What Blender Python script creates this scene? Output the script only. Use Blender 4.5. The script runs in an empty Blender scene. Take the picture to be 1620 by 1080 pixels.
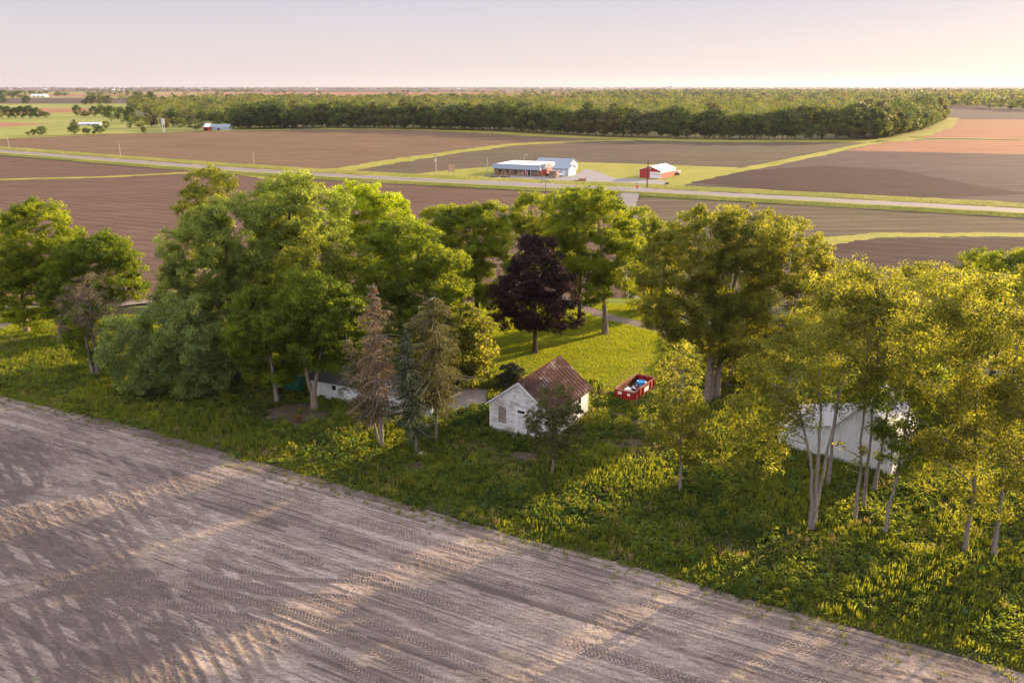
import bpy, math, numpy as np
from mathutils import Vector
R = math.radians
scn = bpy.context.scene
H = 35.0; FPX = 1260.0; PITCH = math.atan(403/FPX)

# ------------------------------------------------------------------ camera
cam = bpy.data.cameras.new('camera'); cam.lens = 28; cam.sensor_width = 36; cam.clip_end = 80000; cam.clip_start = 0.5
co = bpy.data.objects.new('camera', cam); scn.collection.objects.link(co)
co.location = (0, 0, H); co.rotation_euler = (math.pi/2-PITCH, 0, 0); scn.camera = co

# ------------------------------------------------------------------ sky and sun
SUN_AZ, SUN_EL = 38.0, 12.5          # azimuth measured from +X towards +Y
w = bpy.data.worlds.new('World'); scn.world = w; w.use_nodes = True
nt = w.node_tree; bg = nt.nodes['Background']
sky = nt.nodes.new('ShaderNodeTexSky'); sky.sky_type = 'NISHITA'; sky.sun_disc = False
sky.sun_elevation = R(SUN_EL); sky.sun_rotation = R(90-SUN_AZ); sky.altitude = 200
sky.air_density = 1.0; sky.dust_density = 1.5; sky.ozone_density = 1.0
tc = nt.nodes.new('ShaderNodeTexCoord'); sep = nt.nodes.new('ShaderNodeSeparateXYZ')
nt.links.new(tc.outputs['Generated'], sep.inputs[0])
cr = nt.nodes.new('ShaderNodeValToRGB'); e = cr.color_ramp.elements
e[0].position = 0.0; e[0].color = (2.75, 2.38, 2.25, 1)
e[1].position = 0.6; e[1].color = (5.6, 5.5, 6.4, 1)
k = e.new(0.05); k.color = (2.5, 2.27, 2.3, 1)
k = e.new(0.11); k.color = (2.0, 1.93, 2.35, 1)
k = e.new(0.28); k.color = (6.0, 5.7, 6.1, 1)  # unseen upper sky set brighter than the horizon to add fill light
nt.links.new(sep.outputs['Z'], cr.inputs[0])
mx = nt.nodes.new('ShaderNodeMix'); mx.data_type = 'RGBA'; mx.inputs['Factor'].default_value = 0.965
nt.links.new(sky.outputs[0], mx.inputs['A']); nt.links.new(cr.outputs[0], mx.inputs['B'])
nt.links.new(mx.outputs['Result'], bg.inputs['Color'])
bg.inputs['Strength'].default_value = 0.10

sl = bpy.data.lights.new('sun', 'SUN'); sl.energy = 5.0; sl.angle = R(0.6); sl.color = (1.0, 0.75, 0.43)
so = bpy.data.objects.new('sun', sl); scn.collection.objects.link(so)
sd = Vector((math.cos(R(SUN_AZ))*math.cos(R(SUN_EL)), math.sin(R(SUN_AZ))*math.cos(R(SUN_EL)), math.sin(R(SUN_EL))))
so.rotation_euler = sd.to_track_quat('Z', 'Y').to_euler(); so.location = (60, 60, 90)
vs = scn.view_settings; vs.view_transform = 'Standard'; vs.look = 'None'; vs.gamma = 1; vs.exposure = 1.62
scn.cycles.max_bounces = 6; scn.cycles.transparent_max_bounces = 4; scn.cycles.transmission_bounces = 4
scn.cycles.volume_bounces = 0; scn.cycles.use_denoising = True
scn.cycles.sample_clamp_indirect = 6

# ------------------------------------------------------------------ helpers
def ray(px, py):
    dx = (px-810)/FPX; dy = -(py-540)/FPX
    return dx, math.cos(PITCH)+dy*math.sin(PITCH), -math.sin(PITCH)+dy*math.cos(PITCH)
def at(px, py, z=0.0):
    "ground point (metres) that a photo pixel shows"
    x, y, v = ray(px, py); t = (H-z)/-v
    return np.array([x*t, y*t])
def atY(px, py, Y):
    "(X, Z) of a photo pixel at depth Y"
    x, y, v = ray(px, py); t = Y/y
    return x*t, H+v*t
def catmull(P, n=12):
    P = [np.array(p, float) for p in P]; P = [2*P[0]-P[1]]+P+[2*P[-1]-P[-2]]; out = []
    for i in range(1, len(P)-2):
        a, b, c, d = P[i-1:i+3]
        for k in range(n):
            t = k/n
            out.append(.5*((2*b)+(c-a)*t+(2*a-5*b+4*c-d)*t*t+(3*b-a-3*c+d)*t**3))
    out.append(P[-2]); return np.array(out)

def tag(o, label=None, cat=None, group=None, kind=None):
    if label: o['label'] = label
    if cat: o['category'] = cat
    if group: o['group'] = group
    if kind: o['kind'] = kind
    return o
def link(o, parent=None):
    scn.collection.objects.link(o)
    if parent is not None: o.parent = parent
    return o
def empty(name, loc, rz=0.0):
    o = bpy.data.objects.new(name, None); o.location = loc; o.rotation_euler = (0, 0, rz); o.empty_display_size = 0.3
    return link(o)
def np_mesh(name, V, F, mats, mi=None, attrs=None, smooth=False):
    "V (n,3); F (m,k) array"
    me = bpy.data.meshes.new(name)
    V = np.asarray(V, np.float32); F = np.asarray(F, np.int32); k = F.shape[1]
    me.vertices.add(len(V)); me.vertices.foreach_set('co', V.ravel())
    me.loops.add(F.size); me.loops.foreach_set('vertex_index', F.ravel())
    me.polygons.add(len(F)); me.polygons.foreach_set('loop_start', np.arange(0, F.size, k, dtype=np.int32))
    if mi is not None: me.polygons.foreach_set('material_index', np.asarray(mi, np.int32))
    if smooth: me.polygons.foreach_set('use_smooth', np.ones(len(F), bool))
    for m in mats: me.materials.append(m)
    for an, av in (attrs or {}).items():
        a = me.attributes.new(an, 'FLOAT', 'POINT'); a.data.foreach_set('value', np.asarray(av, np.float32))
    me.update(calc_edges=True); return me

class MB:
    "collects shapes in local coordinates; build() links them as one mesh object"
    def __init__(s): s.v = []; s.f = []; s.m = []; s.cm = 0
    def add(s, V, F):
        b = len(s.v); s.v += [tuple(map(float, p)) for p in V]
        for f in F: s.f.append([b+i for i in f]); s.m.append(s.cm)
        return s
    def box(s, x0, x1, y0, y1, z0, z1):
        V = [(x, y, z) for z in (z0, z1) for y in (y0, y1) for x in (x0, x1)]
        return s.add(V, [(0, 2, 3, 1), (4, 5, 7, 6), (0, 1, 5, 4), (2, 6, 7, 3), (0, 4, 6, 2), (1, 3, 7, 5)])
    def prism(s, P, d):
        "closed polygon of 3D points extruded by vector d"
        n = len(P); d = np.array(d, float)
        V = [np.array(p, float) for p in P]; V = V+[p+d for p in V]
        return s.add(V, [tuple(range(n))[::-1], tuple(range(n, 2*n))]+[(i, (i+1) % n, n+(i+1) % n, n+i) for i in range(n)])
    def tube(s, P, r, n=8, cap=True):
        P = [np.array(p, float) for p in P]; r = [r]*len(P) if np.isscalar(r) else r; b = []
        for i, p in enumerate(P):
            d = P[min(i+1, len(P)-1)]-P[max(i-1, 0)]; d = d/(np.linalg.norm(d)+1e-9)
            u = np.cross(d, (0, 0, 1.0) if abs(d[2]) < .9 else (1.0, 0, 0)); u /= np.linalg.norm(u); v = np.cross(d, u)
            for k in range(n):
                a = 2*math.pi*k/n; b.append(p+r[i]*(math.cos(a)*u+math.sin(a)*v))
        F = [(i*n+k, i*n+(k+1) % n, (i+1)*n+(k+1) % n, (i+1)*n+k) for i in range(len(P)-1) for k in range(n)]
        if cap: F += [tuple(range(n))[::-1], tuple((len(P)-1)*n+k for k in range(n))]
        return s.add(b, F)
    def build(s, name, mats, parent=None, smooth=False, loc=None, rz=0):
        me = bpy.data.meshes.new(name); me.from_pydata(s.v, [], s.f)
        for m in (mats if isinstance(mats, (list, tuple)) else [mats]): me.materials.append(m)
        me.polygons.foreach_set('material_index', s.m)
        if smooth: me.polygons.foreach_set('use_smooth', [True]*len(s.f))
        me.update(); o = bpy.data.objects.new(name, me)
        if loc is not None: o.location = loc; o.rotation_euler = (0, 0, rz)
        return link(o, parent)

# ------------------------------------------------------------------ materials
def newmat(name, rough=0.8, spec=0.3):
    m = bpy.data.materials.new(name); m.use_nodes = True; b = m.node_tree.nodes['Principled BSDF']
    b.inputs['Roughness'].default_value = rough; b.inputs['Specular IOR Level'].default_value = spec
    return m, m.node_tree, b
def N(nt, t, **kw):
    n = nt.nodes.new(t)
    for k, v in kw.items():
        if k in n.inputs: n.inputs[k].default_value = v
        else: setattr(n, k, v)
    return n
def rgb(c): return (c[0], c[1], c[2], 1)
def ramp(nt, src, stops, interp='LINEAR'):
    r = nt.nodes.new('ShaderNodeValToRGB'); r.color_ramp.interpolation = interp; el = r.color_ramp.elements
    el[0].position = stops[0][0]; el[0].color = rgb(stops[0][1]); el[1].position = stops[-1][0]; el[1].color = rgb(stops[-1][1])
    for p, c in stops[1:-1]: q = el.new(p); q.color = rgb(c)
    nt.links.new(src, r.inputs[0]); return r.outputs[0]
def mixc(nt, fac, a, b, mode='MIX'):
    m = nt.nodes.new('ShaderNodeMix'); m.data_type = 'RGBA'; m.blend_type = mode
    for s, v in (('Factor', fac), ('A', a), ('B', b)):
        if isinstance(v, bpy.types.NodeSocket): nt.links.new(v, m.inputs[s])
        elif s == 'Factor': m.inputs[s].default_value = v
        else: m.inputs[s].default_value = rgb(v)
    return m.outputs['Result']
def coords(nt, scale=(1, 1, 1), rot=(0, 0, 0), kind='Object'):
    t = nt.nodes.new('ShaderNodeTexCoord'); m = nt.nodes.new('ShaderNodeMapping')
    m.inputs['Scale'].default_value = scale; m.inputs['Rotation'].default_value = rot
    nt.links.new(t.outputs[kind], m.inputs[0]); return m.outputs[0]
def noise(nt, vec, scale, detail=4, rough=.6, dist=0):
    n = N(nt, 'ShaderNodeTexNoise', Scale=scale, Detail=detail, Roughness=rough, Distortion=dist)
    nt.links.new(vec, n.inputs['Vector']); return n.outputs[0]
def bump(nt, b, h, strength, dist):
    n = N(nt, 'ShaderNodeBump', Strength=strength, Distance=dist); nt.links.new(h, n.inputs['Height']); nt.links.new(n.outputs[0], b.inputs['Normal'])

def plain(name, col, rough=.7, var=.25, scale=3, spec=.3, metal=0):
    m, nt, b = newmat(name, rough, spec); v = coords(nt); n = noise(nt, v, scale)
    c = ramp(nt, n, [(.25, [x*(1-var) for x in col]), (.75, [min(1, x*(1+var)) for x in col])])
    nt.links.new(c, b.inputs['Base Color']); b.inputs['Metallic'].default_value = metal; return m

def leafmat(name, dark, light, trans, tw=.55):
    m, nt, b = newmat(name, .6, .12)
    a = N(nt, 'ShaderNodeAttribute', attribute_name='tone')
    c = ramp(nt, a.outputs['Fac'], [(0, dark), (1, light)])
    nt.links.new(c, b.inputs['Base Color'])
    t = N(nt, 'ShaderNodeBsdfTranslucent')
    tcx = mixc(nt, 1.0, c, trans, 'MULTIPLY'); nt.links.new(tcx, t.inputs[0])
    mx = N(nt, 'ShaderNodeMixShader'); mx.inputs[0].default_value = tw
    nt.links.new(b.outputs[0], mx.inputs[1]); nt.links.new(t.outputs[0], mx.inputs[2])
    nt.links.new(mx.outputs[0], nt.nodes['Material Output'].inputs[0]); return m
M = {}
TR = (3.1, 2.5, .7)
M['leaf_bright'] = leafmat('leaf_bright', (.038, .068, .010), (.195, .245, .026), TR)
M['leaf_dark'] = leafmat('leaf_dark', (.028, .054, .010), (.15, .205, .026), TR)
M['leaf_silver'] = leafmat('leaf_silver', (.056, .082, .026), (.26, .30, .080), (2.4, 2.3, .8))
M['leaf_pale'] = leafmat('leaf_pale', (.060, .090, .034), (.25, .31, .11), (2.2, 2.1, .9))
M['leaf_gold'] = leafmat('leaf_gold', (.050, .066, .017), (.20, .215, .045), (2.7, 2.3, .75), .6)
M['leaf_yellow'] = leafmat('leaf_yellow', (.11, .14, .014), (.27, .32, .02), (2.5, 2.4, .7), .6)
M['leaf_olive'] = leafmat('leaf_olive', (.050, .070, .018), (.17, .205, .035), TR)
M['leaf_purple'] = leafmat('leaf_purple', (.016, .009, .011), (.050, .026, .024), (1.6, .9, .8), .3)
M['leaf_bud'] = leafmat('leaf_bud', (.10, .085, .055), (.17, .14, .09), (1.5, 1.3, .9), .35)
M['needle_blue'] = leafmat('needle_blue', (.035, .052, .024), (.10, .12, .055), (1.5, 1.5, 1.0), .25)
M['needle_brown'] = leafmat('needle_brown', (.10, .080, .045), (.24, .17, .10), (1.5, 1.2, .9), .25)
M['needle_olive'] = leafmat('needle_olive', (.050, .058, .022), (.15, .14, .045), (1.8, 1.5, .8), .3)
M['needle_dark'] = leafmat('needle_dark', (.022, .030, .014), (.06, .062, .026), (1.8, 1.5, .8), .3)
M['weed'] = leafmat('weed', (.032, .062, .015), (.145, .185, .034), TR)
M['bigweed'] = leafmat('bigweed', (.030, .068, .018), (.10, .175, .045), TR, .4)
M['leafy_brush'] = leafmat('leafy_brush', (.06, .085, .014), (.19, .22, .03), TR)
M['grassblade'] = leafmat('grassblade', (.042, .074, .013), (.155, .175, .034), TR, .5)
M['lawnblade'] = leafmat('lawnblade', (.08, .125, .016), (.20, .235, .03), TR, .5)
M['dryweed'] = leafmat('dryweed', (.16, .13, .055), (.26, .22, .10), (1.6, 1.4, .8), .4)
M['wood_leaf'] = leafmat('wood_leaf', (.030, .052, .016), (.105, .125, .026), TR, .4)
def barkmat(name, a, b_):
    m, nt, b = newmat(name, .9, .15); v = coords(nt, (1, 1, .25)); n = noise(nt, v, 9, 6, .7)
    nt.links.new(ramp(nt, n, [(.35, a), (.65, b_)]), b.inputs['Base Color']); bump(nt, b, n, .6, .05); return m
M['bark'] = barkmat('bark', (.10, .075, .055), (.26, .21, .17))
M['bark_grey'] = barkmat('bark_grey', (.12, .10, .085), (.27, .235, .205))
M['bark_dark'] = barkmat('bark_dark', (.035, .027, .022), (.10, .08, .06))

def soilmat(name, base, alt, rot, row=.9, bumpd=.05, patch=.012, green=None, rs=.35):
    base = [x*.84 for x in base]; alt = [x*.84 for x in alt]
    m, nt, b = newmat(name, .95, .02)
    v = coords(nt, (1, 1, 1), (0, 0, -rot)); v2 = coords(nt, (.08, 1, 1), (0, 0, -rot))
    big = noise(nt, v, patch, 5, .6, .5)
    c = ramp(nt, big, [(.35, base), (.65, alt)])
    st = noise(nt, v2, row, 3, .7)                                 # planted rows, stretched along the field
    st2 = noise(nt, coords(nt, (.025, .16, 1), (0, 0, -rot)), 1.0, 4, .65)
    c = mixc(nt, rs, c, ramp(nt, st2, [(.38, [x*.62 for x in base]), (.62, [x*1.4 for x in alt])]))
    c = mixc(nt, rs, c, ramp(nt, st, [(.35, [x*.62 for x in base]), (.65, [x*1.35 for x in alt])]))
    wv = N(nt, 'ShaderNodeTexWave', wave_type='BANDS', bands_direction='Y', wave_profile='SIN'); wv.inputs['Scale'].default_value = .314/(4.6 if rs > .6 else 7); wv.inputs['Distortion'].default_value = 2.0; wv.inputs['Detail'].default_value = 4; wv.inputs['Detail Scale'].default_value = .3
    nt.links.new(v, wv.inputs['Vector'])
    c = mixc(nt, ramp(nt, wv.outputs['Fac'], [(0, (.5, .5, .5)), (.45, (0, 0, 0))]), c, [x*.55 for x in base])
    cl = noise(nt, v, 3.2, 5, .75)
    c = mixc(nt, .35, c, ramp(nt, cl, [(.35, [x*.5 for x in base]), (.7, [x*1.5 for x in alt])]))
    if green is not None:
        g = noise(nt, v2, .35, 6, .7)
        c = mixc(nt, ramp(nt, g, [(.5, (0, 0, 0)), (.72, (.6, .6, .6))]), c, green)
    nt.links.new(c, b.inputs['Base Color']); bump(nt, b, cl, .8, bumpd); return m
def grassmat(name, a, b_, c_, sc=.05, bumpd=.1):
    m, nt, b = newmat(name, .95, .05); v = coords(nt)
    n = noise(nt, v, sc, 6, .65); f = noise(nt, v, sc*22, 5, .75)
    c = mixc(nt, ramp(nt, f, [(.35, (0, 0, 0)), (.7, (1, 1, 1))]), ramp(nt, n, [(.35, a), (.65, b_)]), c_)
    nt.links.new(c, b.inputs['Base Color']); bump(nt, b, f, .9, bumpd); return m
ROWDIR = R(-27)
M['ground'] = grassmat('ground_cover', (.10, .115, .045), (.17, .14, .085), (.13, .12, .05), .0015, .2)
M['litter'] = grassmat('leaf_litter', (.085, .062, .046), (.11, .08, .058), (.06, .055, .03), .4, .1)
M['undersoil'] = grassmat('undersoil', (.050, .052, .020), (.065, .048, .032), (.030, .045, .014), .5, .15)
M['lawn'] = grassmat('lawn_turf', (.14, .18, .028), (.22, .22, .045), (.10, .14, .02), .12, .05)
M['pasture'] = grassmat('pasture', (.20, .21, .05), (.27, .25, .08), (.15, .17, .04), .008, .15)
M['verge'] = grassmat('verge_grass', (.23, .22, .045), (.36, .30, .075), (.13, .14, .025), .05, .25)
M['lane'] = soilmat('lane_gravel', (.20, .155, .13), (.25, .20, .17), 0.3, .6, .04, .1)
M['dirt'] = soilmat('dirt_track', (.13, .105, .075), (.18, .145, .11), 0.3, .6, .04, .1)
M['soil_a'] = soilmat('soil_near', (.095, .060, .043), (.155, .100, .072), ROWDIR, .9, .10, rs=.7)
M['soil_b'] = soilmat('soil_dark', (.052, .035, .030), (.085, .058, .047), ROWDIR, .9, .10, rs=.5)
M['soil_tan'] = soilmat('soil_tan', (.120, .079, .050), (.20, .130, .080), R(-6), .25, .12, .006, None, .6)
M['soil_olive'] = soilmat('soil_olive', (.088, .068, .048), (.138, .106, .072), R(4), .3, .10, .006, (.15, .14, .07), .45)
M['soil_purple'] = soilmat('soil_purple', (.076, .054, .050), (.125, .088, .078), R(-10), .4, .12, .008, (.15, .14, .08), .4)
M['soil_orange'] = soilmat('soil_orange', (.25, .130, .078), (.34, .178, .11), R(2), .15, .12, .004, None, .5)

def road_material(name, col, var):
    m, nt, b = newmat(name, .85, .2); v = coords(nt)
    n = noise(nt, v, .3, 5); f = noise(nt, v, 6, 4)
    c = mixc(nt, .5, ramp(nt, n, [(.3, [x*(1-var) for x in col]), (.7, [x*(1+var) for x in col])]), ramp(nt, f, [(.3, [x*.8 for x in col]), (.7, [x*1.15 for x in col])]))
    nt.links.new(c, b.inputs['Base Color']); bump(nt, b, f, .5, .02); return m
M['road'] = road_material('worn_asphalt', (.165, .14, .138), .15)
M['gravel'] = road_material('gravel', (.20, .18, .178), .25)
M['concrete'] = road_material('concrete', (.20, .165, .14), .3)
M['wood_pole'] = barkmat('wood_pole', (.18, .13, .09), (.30, .24, .18))
M['wood_pole_pale'] = barkmat('wood_pole_pale', (.34, .28, .22), (.50, .43, .36))
M['steel'] = plain('galvanised_steel', (.42, .43, .44), .45, .15, 2, .5, .4)
M['white'] = plain('white_paint', (.74, .74, .74), .5, .07, 1.5)
M['offwhite'] = plain('offwhite_paint', (.55, .55, .55), .55, .15, .8)
M['greypaint'] = plain('grey_siding', (.40, .43, .47), .5, .06, 1)
M['black'] = plain('black_rubber', (.02, .02, .02), .8, .3)
M['darkglass'] = plain('dark_glass', (.02, .025, .03), .15, .2, 1, .6)
M['redpaint'] = plain('red_paint', (.42, .022, .022), .5, .15, 1.2, .4)
M['rust'] = plain('rust', (.10, .045, .025), .95, .5, 6, .05)
M['blue'] = plain('blue_plastic', (.02, .22, .50), .4, .1)
M['green_tarp'] = plain('green_tarp', (.012, .085, .055), .6, .3, 2)
M['rock'] = plain('rock', (.34, .31, .28), .9, .35, 5)
M['signwood'] = plain('sign_boards', (.42, .22, .14), .8, .25, 2)
M['stopred'] = plain('stop_red', (.55, .02, .03), .4, .05)
M['signgreen'] = plain('sign_green', (.01, .25, .12), .4, .05)
def corrugated(name, col, pitch=.45, axis='X', rust=None, d=.04):
    m, nt, b = newmat(name, .45, .5); v = coords(nt)
    wv = N(nt, 'ShaderNodeTexWave', wave_type='BANDS', bands_direction=axis, wave_profile='SIN'); wv.inputs['Scale'].default_value = math.pi/(10*pitch)*2/ math.pi*1.57
    nt.links.new(v, wv.inputs['Vector'])
    c = ramp(nt, wv.outputs['Fac'], [(0, [x*.8 for x in col]), (.25, col), (1, col)])
    if rust is not None:
        n = noise(nt, v, 1.1, 7, .7, .4); c = mixc(nt, ramp(nt, n, [(.42, (0, 0, 0)), (.58, (1, 1, 1))]), c, rust)
    nt.links.new(c, b.inputs['Base Color']); bump(nt, b, wv.outputs['Fac'], .6, d); return m
M['redmetal'] = corrugated('red_ribbed_metal', (.36, .028, .03), .6)
M['whitemetal'] = corrugated('white_ribbed_roof', (.70, .71, .74), .6)
M['bluemetal'] = corrugated('blue_grey_roof', (.17, .21, .25), .6)
def peeled():
    m, nt, b = newmat('peeling_clapboard', .8, .2); v = coords(nt); vs_ = coords(nt, (.22, .22, 3.2))
    sepx = N(nt, 'ShaderNodeSeparateXYZ'); nt.links.new(v, sepx.inputs[0])
    mt = N(nt, 'ShaderNodeMath', operation='MULTIPLY'); mt.inputs[1].default_value = 1/.15; nt.links.new(sepx.outputs['Z'], mt.inputs[0])
    fr = N(nt, 'ShaderNodeMath', operation='FRACT'); nt.links.new(mt.outputs[0], fr.inputs[0])
    n = noise(nt, vs_, 2.6, 8, .78, .3); big = noise(nt, v, .8, 3)
    sm = N(nt, 'ShaderNodeMath', operation='MULTIPLY_ADD'); nt.links.new(big, sm.inputs[0]); sm.inputs[1].default_value = .5; nt.links.new(n, sm.inputs[2])
    c = ramp(nt, sm.outputs[0], [(.74, (.78, .77, .78)), (.84, (.42, .37, .35)), (.97, (.20, .15, .13))])
    c = mixc(nt, ramp(nt, fr.outputs[0], [(0, (.65, .65, .65)), (.16, (0, 0, 0))]), c, (.14, .11, .10))
    nt.links.new(c, b.inputs['Base Color']); bump(nt, b, fr.outputs[0], .7, .03); return m
M['clapboard'] = peeled()
def oldroof():
    m, nt, b = newmat('rusted_metal_roof', .95, .03); v = coords(nt, (1, 1, 1)); v2 = coords(nt, (1, .25, .25))
    n = noise(nt, v2, 1.4, 7, .72, .3); n2 = noise(nt, v, 5, 4, .6)
    c = ramp(nt, n, [(.36, (.018, .012, .012)), (.48, (.045, .024, .020)), (.55, (.075, .045, .038)), (.64, (.27, .235, .23))])
    c = mixc(nt, .35, c, ramp(nt, n2, [(.3, (.02, .014, .013)), (.7, (.10, .06, .05))]))
    nt.links.new(c, b.inputs['Base Color']); bump(nt, b, n2, .3, .03); return m
M['oldroof'] = oldroof()
def stonewall():
    m, nt, b = newmat('fieldstone', .85, .2); v = coords(nt)
    vo = N(nt, 'ShaderNodeTexVoronoi', Scale=1.6); nt.links.new(v, vo.inputs['Vector'])
    s = N(nt, 'ShaderNodeSeparateColor'); nt.links.new(vo.outputs['Color'], s.inputs[0])
    c = ramp(nt, s.outputs[0], [(0, (.10, .06, .045)), (.4, (.26, .16, .11)), (.7, (.40, .28, .20)), (1, (.16, .12, .11))])
    nt.links.new(c, b.inputs['Base Color']); bump(nt, b, vo.outputs['Distance'], .6, .1); return m
M['stone'] = stonewall()

# foreground field: colours come from the soil's own state (crust, damp, compacted), read from mesh attributes
def fieldmat():
    m, nt, b = newmat('planted_field_soil', .95, .05); v = coords(nt)
    dk = N(nt, 'ShaderNodeAttribute', attribute_name='damp'); gr = N(nt, 'ShaderNodeAttribute', attribute_name='green')
    n = noise(nt, v, .35, 6, .7); f = noise(nt, v, 7, 5, .75)
    c = ramp(nt, n, [(.35, (.245, .190, .155)), (.65, (.34, .268, .222))])
    st = noise(nt, coords(nt, (.10, 1, 1), (0, 0, -ROWDIR)), 4.2, 4, .7)
    c = mixc(nt, .5, c, ramp(nt, st, [(.40, (.13, .10, .084)), (.58, (.40, .32, .265))]))
    c = mixc(nt, .45, c, ramp(nt, f, [(.38, (.10, .078, .064)), (.60, (.42, .34, .28))]))
    wv = N(nt, 'ShaderNodeTexWave', wave_type='BANDS', bands_direction='Y', wave_profile='SIN'); wv.inputs['Scale'].default_value = .314/.76; wv.inputs['Distortion'].default_value = .8; wv.inputs['Detail'].default_value = 3; wv.inputs['Detail Scale'].default_value = .5
    nt.links.new(coords(nt, (1, 1, 1), (0, 0, -ROWDIR)), wv.inputs['Vector'])
    wf = ramp(nt, wv.outputs['Fac'], [(.0, (.75, .75, .75)), (.30, (0, 0, 0))])
    wm = mixc(nt, 1.0, wf, ramp(nt, noise(nt, coords(nt, (.06, .6, 1), (0, 0, -ROWDIR)), 1.5, 3), [(.4, (.15, .15, .15)), (.6, (1, 1, 1))]), 'MULTIPLY')
    c = mixc(nt, wm, c, (.105, .082, .070))
    c = mixc(nt, dk.outputs['Fac'], c, mixc(nt, .35, (.085, .065, .057), ramp(nt, f, [(.35, (.06, .047, .040)), (.7, (.16, .125, .108))])))
    c = mixc(nt, gr.outputs['Fac'], c, (.17, .19, .06))
    nt.links.new(c, b.inputs['Base Color']); bump(nt, b, f, .8, .035); return m
M['fieldsoil'] = fieldmat()

# ------------------------------------------------------------------ ground and fields
def sheet(name, pts, z, mat, kind='structure'):
    pts = [tuple(p) for p in pts]; me = bpy.data.meshes.new(name)
    me.from_pydata([(p[0], p[1], z) for p in pts], [], [tuple(range(len(pts)))]); me.materials.append(mat)
    if me.polygons[0].normal.z < 0: me.flip_normals()
    me.update(); return tag(link(bpy.data.objects.new(name, me)), kind=kind)
def px(*L): return [at(*p) for p in L]
def ribbon(name, line, wl, wr, z, mat, jit=0, seed=0, kind='structure'):
    rg = np.random.default_rng(seed); L = np.array(line); d = np.gradient(L, axis=0); d /= np.linalg.norm(d, axis=1)[:, None]
    nrm = np.stack([-d[:, 1], d[:, 0]], 1); n = len(L)
    wl = np.broadcast_to(wl, n)*(1+jit*rg.normal(size=n)); wr = np.broadcast_to(wr, n)*(1+jit*rg.normal(size=n))
    A = L+nrm*wl[:, None]; B = L-nrm*wr[:, None]
    z0 = 0 if np.ndim(z) else z; V = np.concatenate([np.c_[A, np.full(n, z0)], np.c_[B, np.full(n, z0)]])
    if np.ndim(z): V[:n, 2] = z; V[n:, 2] = z
    F = [(i+n, i+1+n, i+1, i) for i in range(n-1)]
    return tag(link(bpy.data.objects.new(name, np_mesh(name, V, F, [mat]))), kind=kind)

G = 22000
gv = [(-G, -G), (G, -G), (G, G), (-G, G)]
sheet('ground', gv, -0.30, M['ground'])
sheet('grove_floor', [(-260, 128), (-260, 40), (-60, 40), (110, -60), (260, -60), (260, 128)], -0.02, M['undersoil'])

# far fields, far to near
rng = np.random.default_rng(5)
def strips():
    mats = ['soil_tan', 'soil_purple', 'pasture', 'soil_orange', 'soil_olive', 'soil_tan', 'pasture', 'soil_purple', 'soil_tan', 'soil_orange']
    y = 1500.0; i = 0
    while y < 12000:
        dy = y*rng.uniform(.16, .34); x = -2.0*y
        while x < 2.0*y:
            dx = y*rng.uniform(.35, .9)
            m = mats[rng.integers(len(mats))]
            if rng.random() < .8: sheet('field', [(x, y), (x+dx, y), (x+dx, y+dy*.96), (x, y+dy*.96)], -0.28+.002*(i % 5), M[m])
            x += dx*1.01; i += 1
        y += dy
strips()
sheet('pasture', px((-900, 186), (-900, 240), (-20, 235), (340, 213), (470, 204), (300, 186)), -0.22, M['pasture'])
sheet('pasture', px((-400, 164), (-400, 187), (200, 187), (200, 164)), -0.225, M['pasture'])
sheet('field', px((-400, 174), (-400, 181), (60, 180), (150, 176), (150, 171)), -0.215, M['soil_orange'])
sheet('field', px((-700, 196), (-700, 205), (0, 201), (80, 196), (0, 193)), -0.21, M['soil_orange'])
sheet('field', px((-400, 160), (-400, 164), (330, 163), (330, 155), (-400, 155)), -0.215, M['soil_purple'])
# beyond the highway
sheet('field', px((-700, 248), (-60, 227), (0, 220), (180, 212), (380, 207), (600, 204), (800, 209), (930, 218), (1000, 222), (800, 240), (540, 274), (400, 276), (0, 246)), -0.10, M['soil_tan'])
sheet('field', px((540, 272), (720, 242), (800, 233), (960, 223), (1390, 223), (1270, 245), (1160, 268), (1060, 300), (800, 300)), -0.09, M['soil_olive'])
sheet('field', px((1060, 300), (1090, 286), (1200, 264), (1340, 238), (1700, 246), (2300, 262), (2300, 380), (1700, 334)), -0.10, M['soil_purple'])
sheet('field', px((1340, 238), (1400, 223), (1500, 221), (2300, 226), (2300, 262), (1700, 246)), -0.095, M['soil_orange'])
sheet('field', px((1430, 219), (1500, 189), (2300, 190), (2300, 226), (1500, 219)), -0.09, M['soil_orange'])
sheet('field', px((1420, 187), (1420, 164), (1640, 175), (2300, 178), (2300, 189), (1500, 189)), -0.10, M['soil_purple'])
sheet('field', px((1090, 288), (1180, 270), (1300, 262), (1420, 268), (1560, 296), (1640, 306), (1500, 312), (1250, 305)), -0.085, M['soil_b'])
# this side of the highway
sheet('field', px((-900, 290), (-100, 240), (400, 277), (985, 312), (1000, 360), (1010, 480), (-900, 480)), -0.10, M['soil_a'])
sheet('field', px((1005, 313), (1640, 340), (2300, 375), (2300, 490), (1020, 480)), -0.10, M['soil_olive'])
sheet('field', px((1300, 384), (1400, 377), (1640, 376), (2300, 385), (2300, 500), (1240, 480)), -0.09, M['soil_b'])

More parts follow.
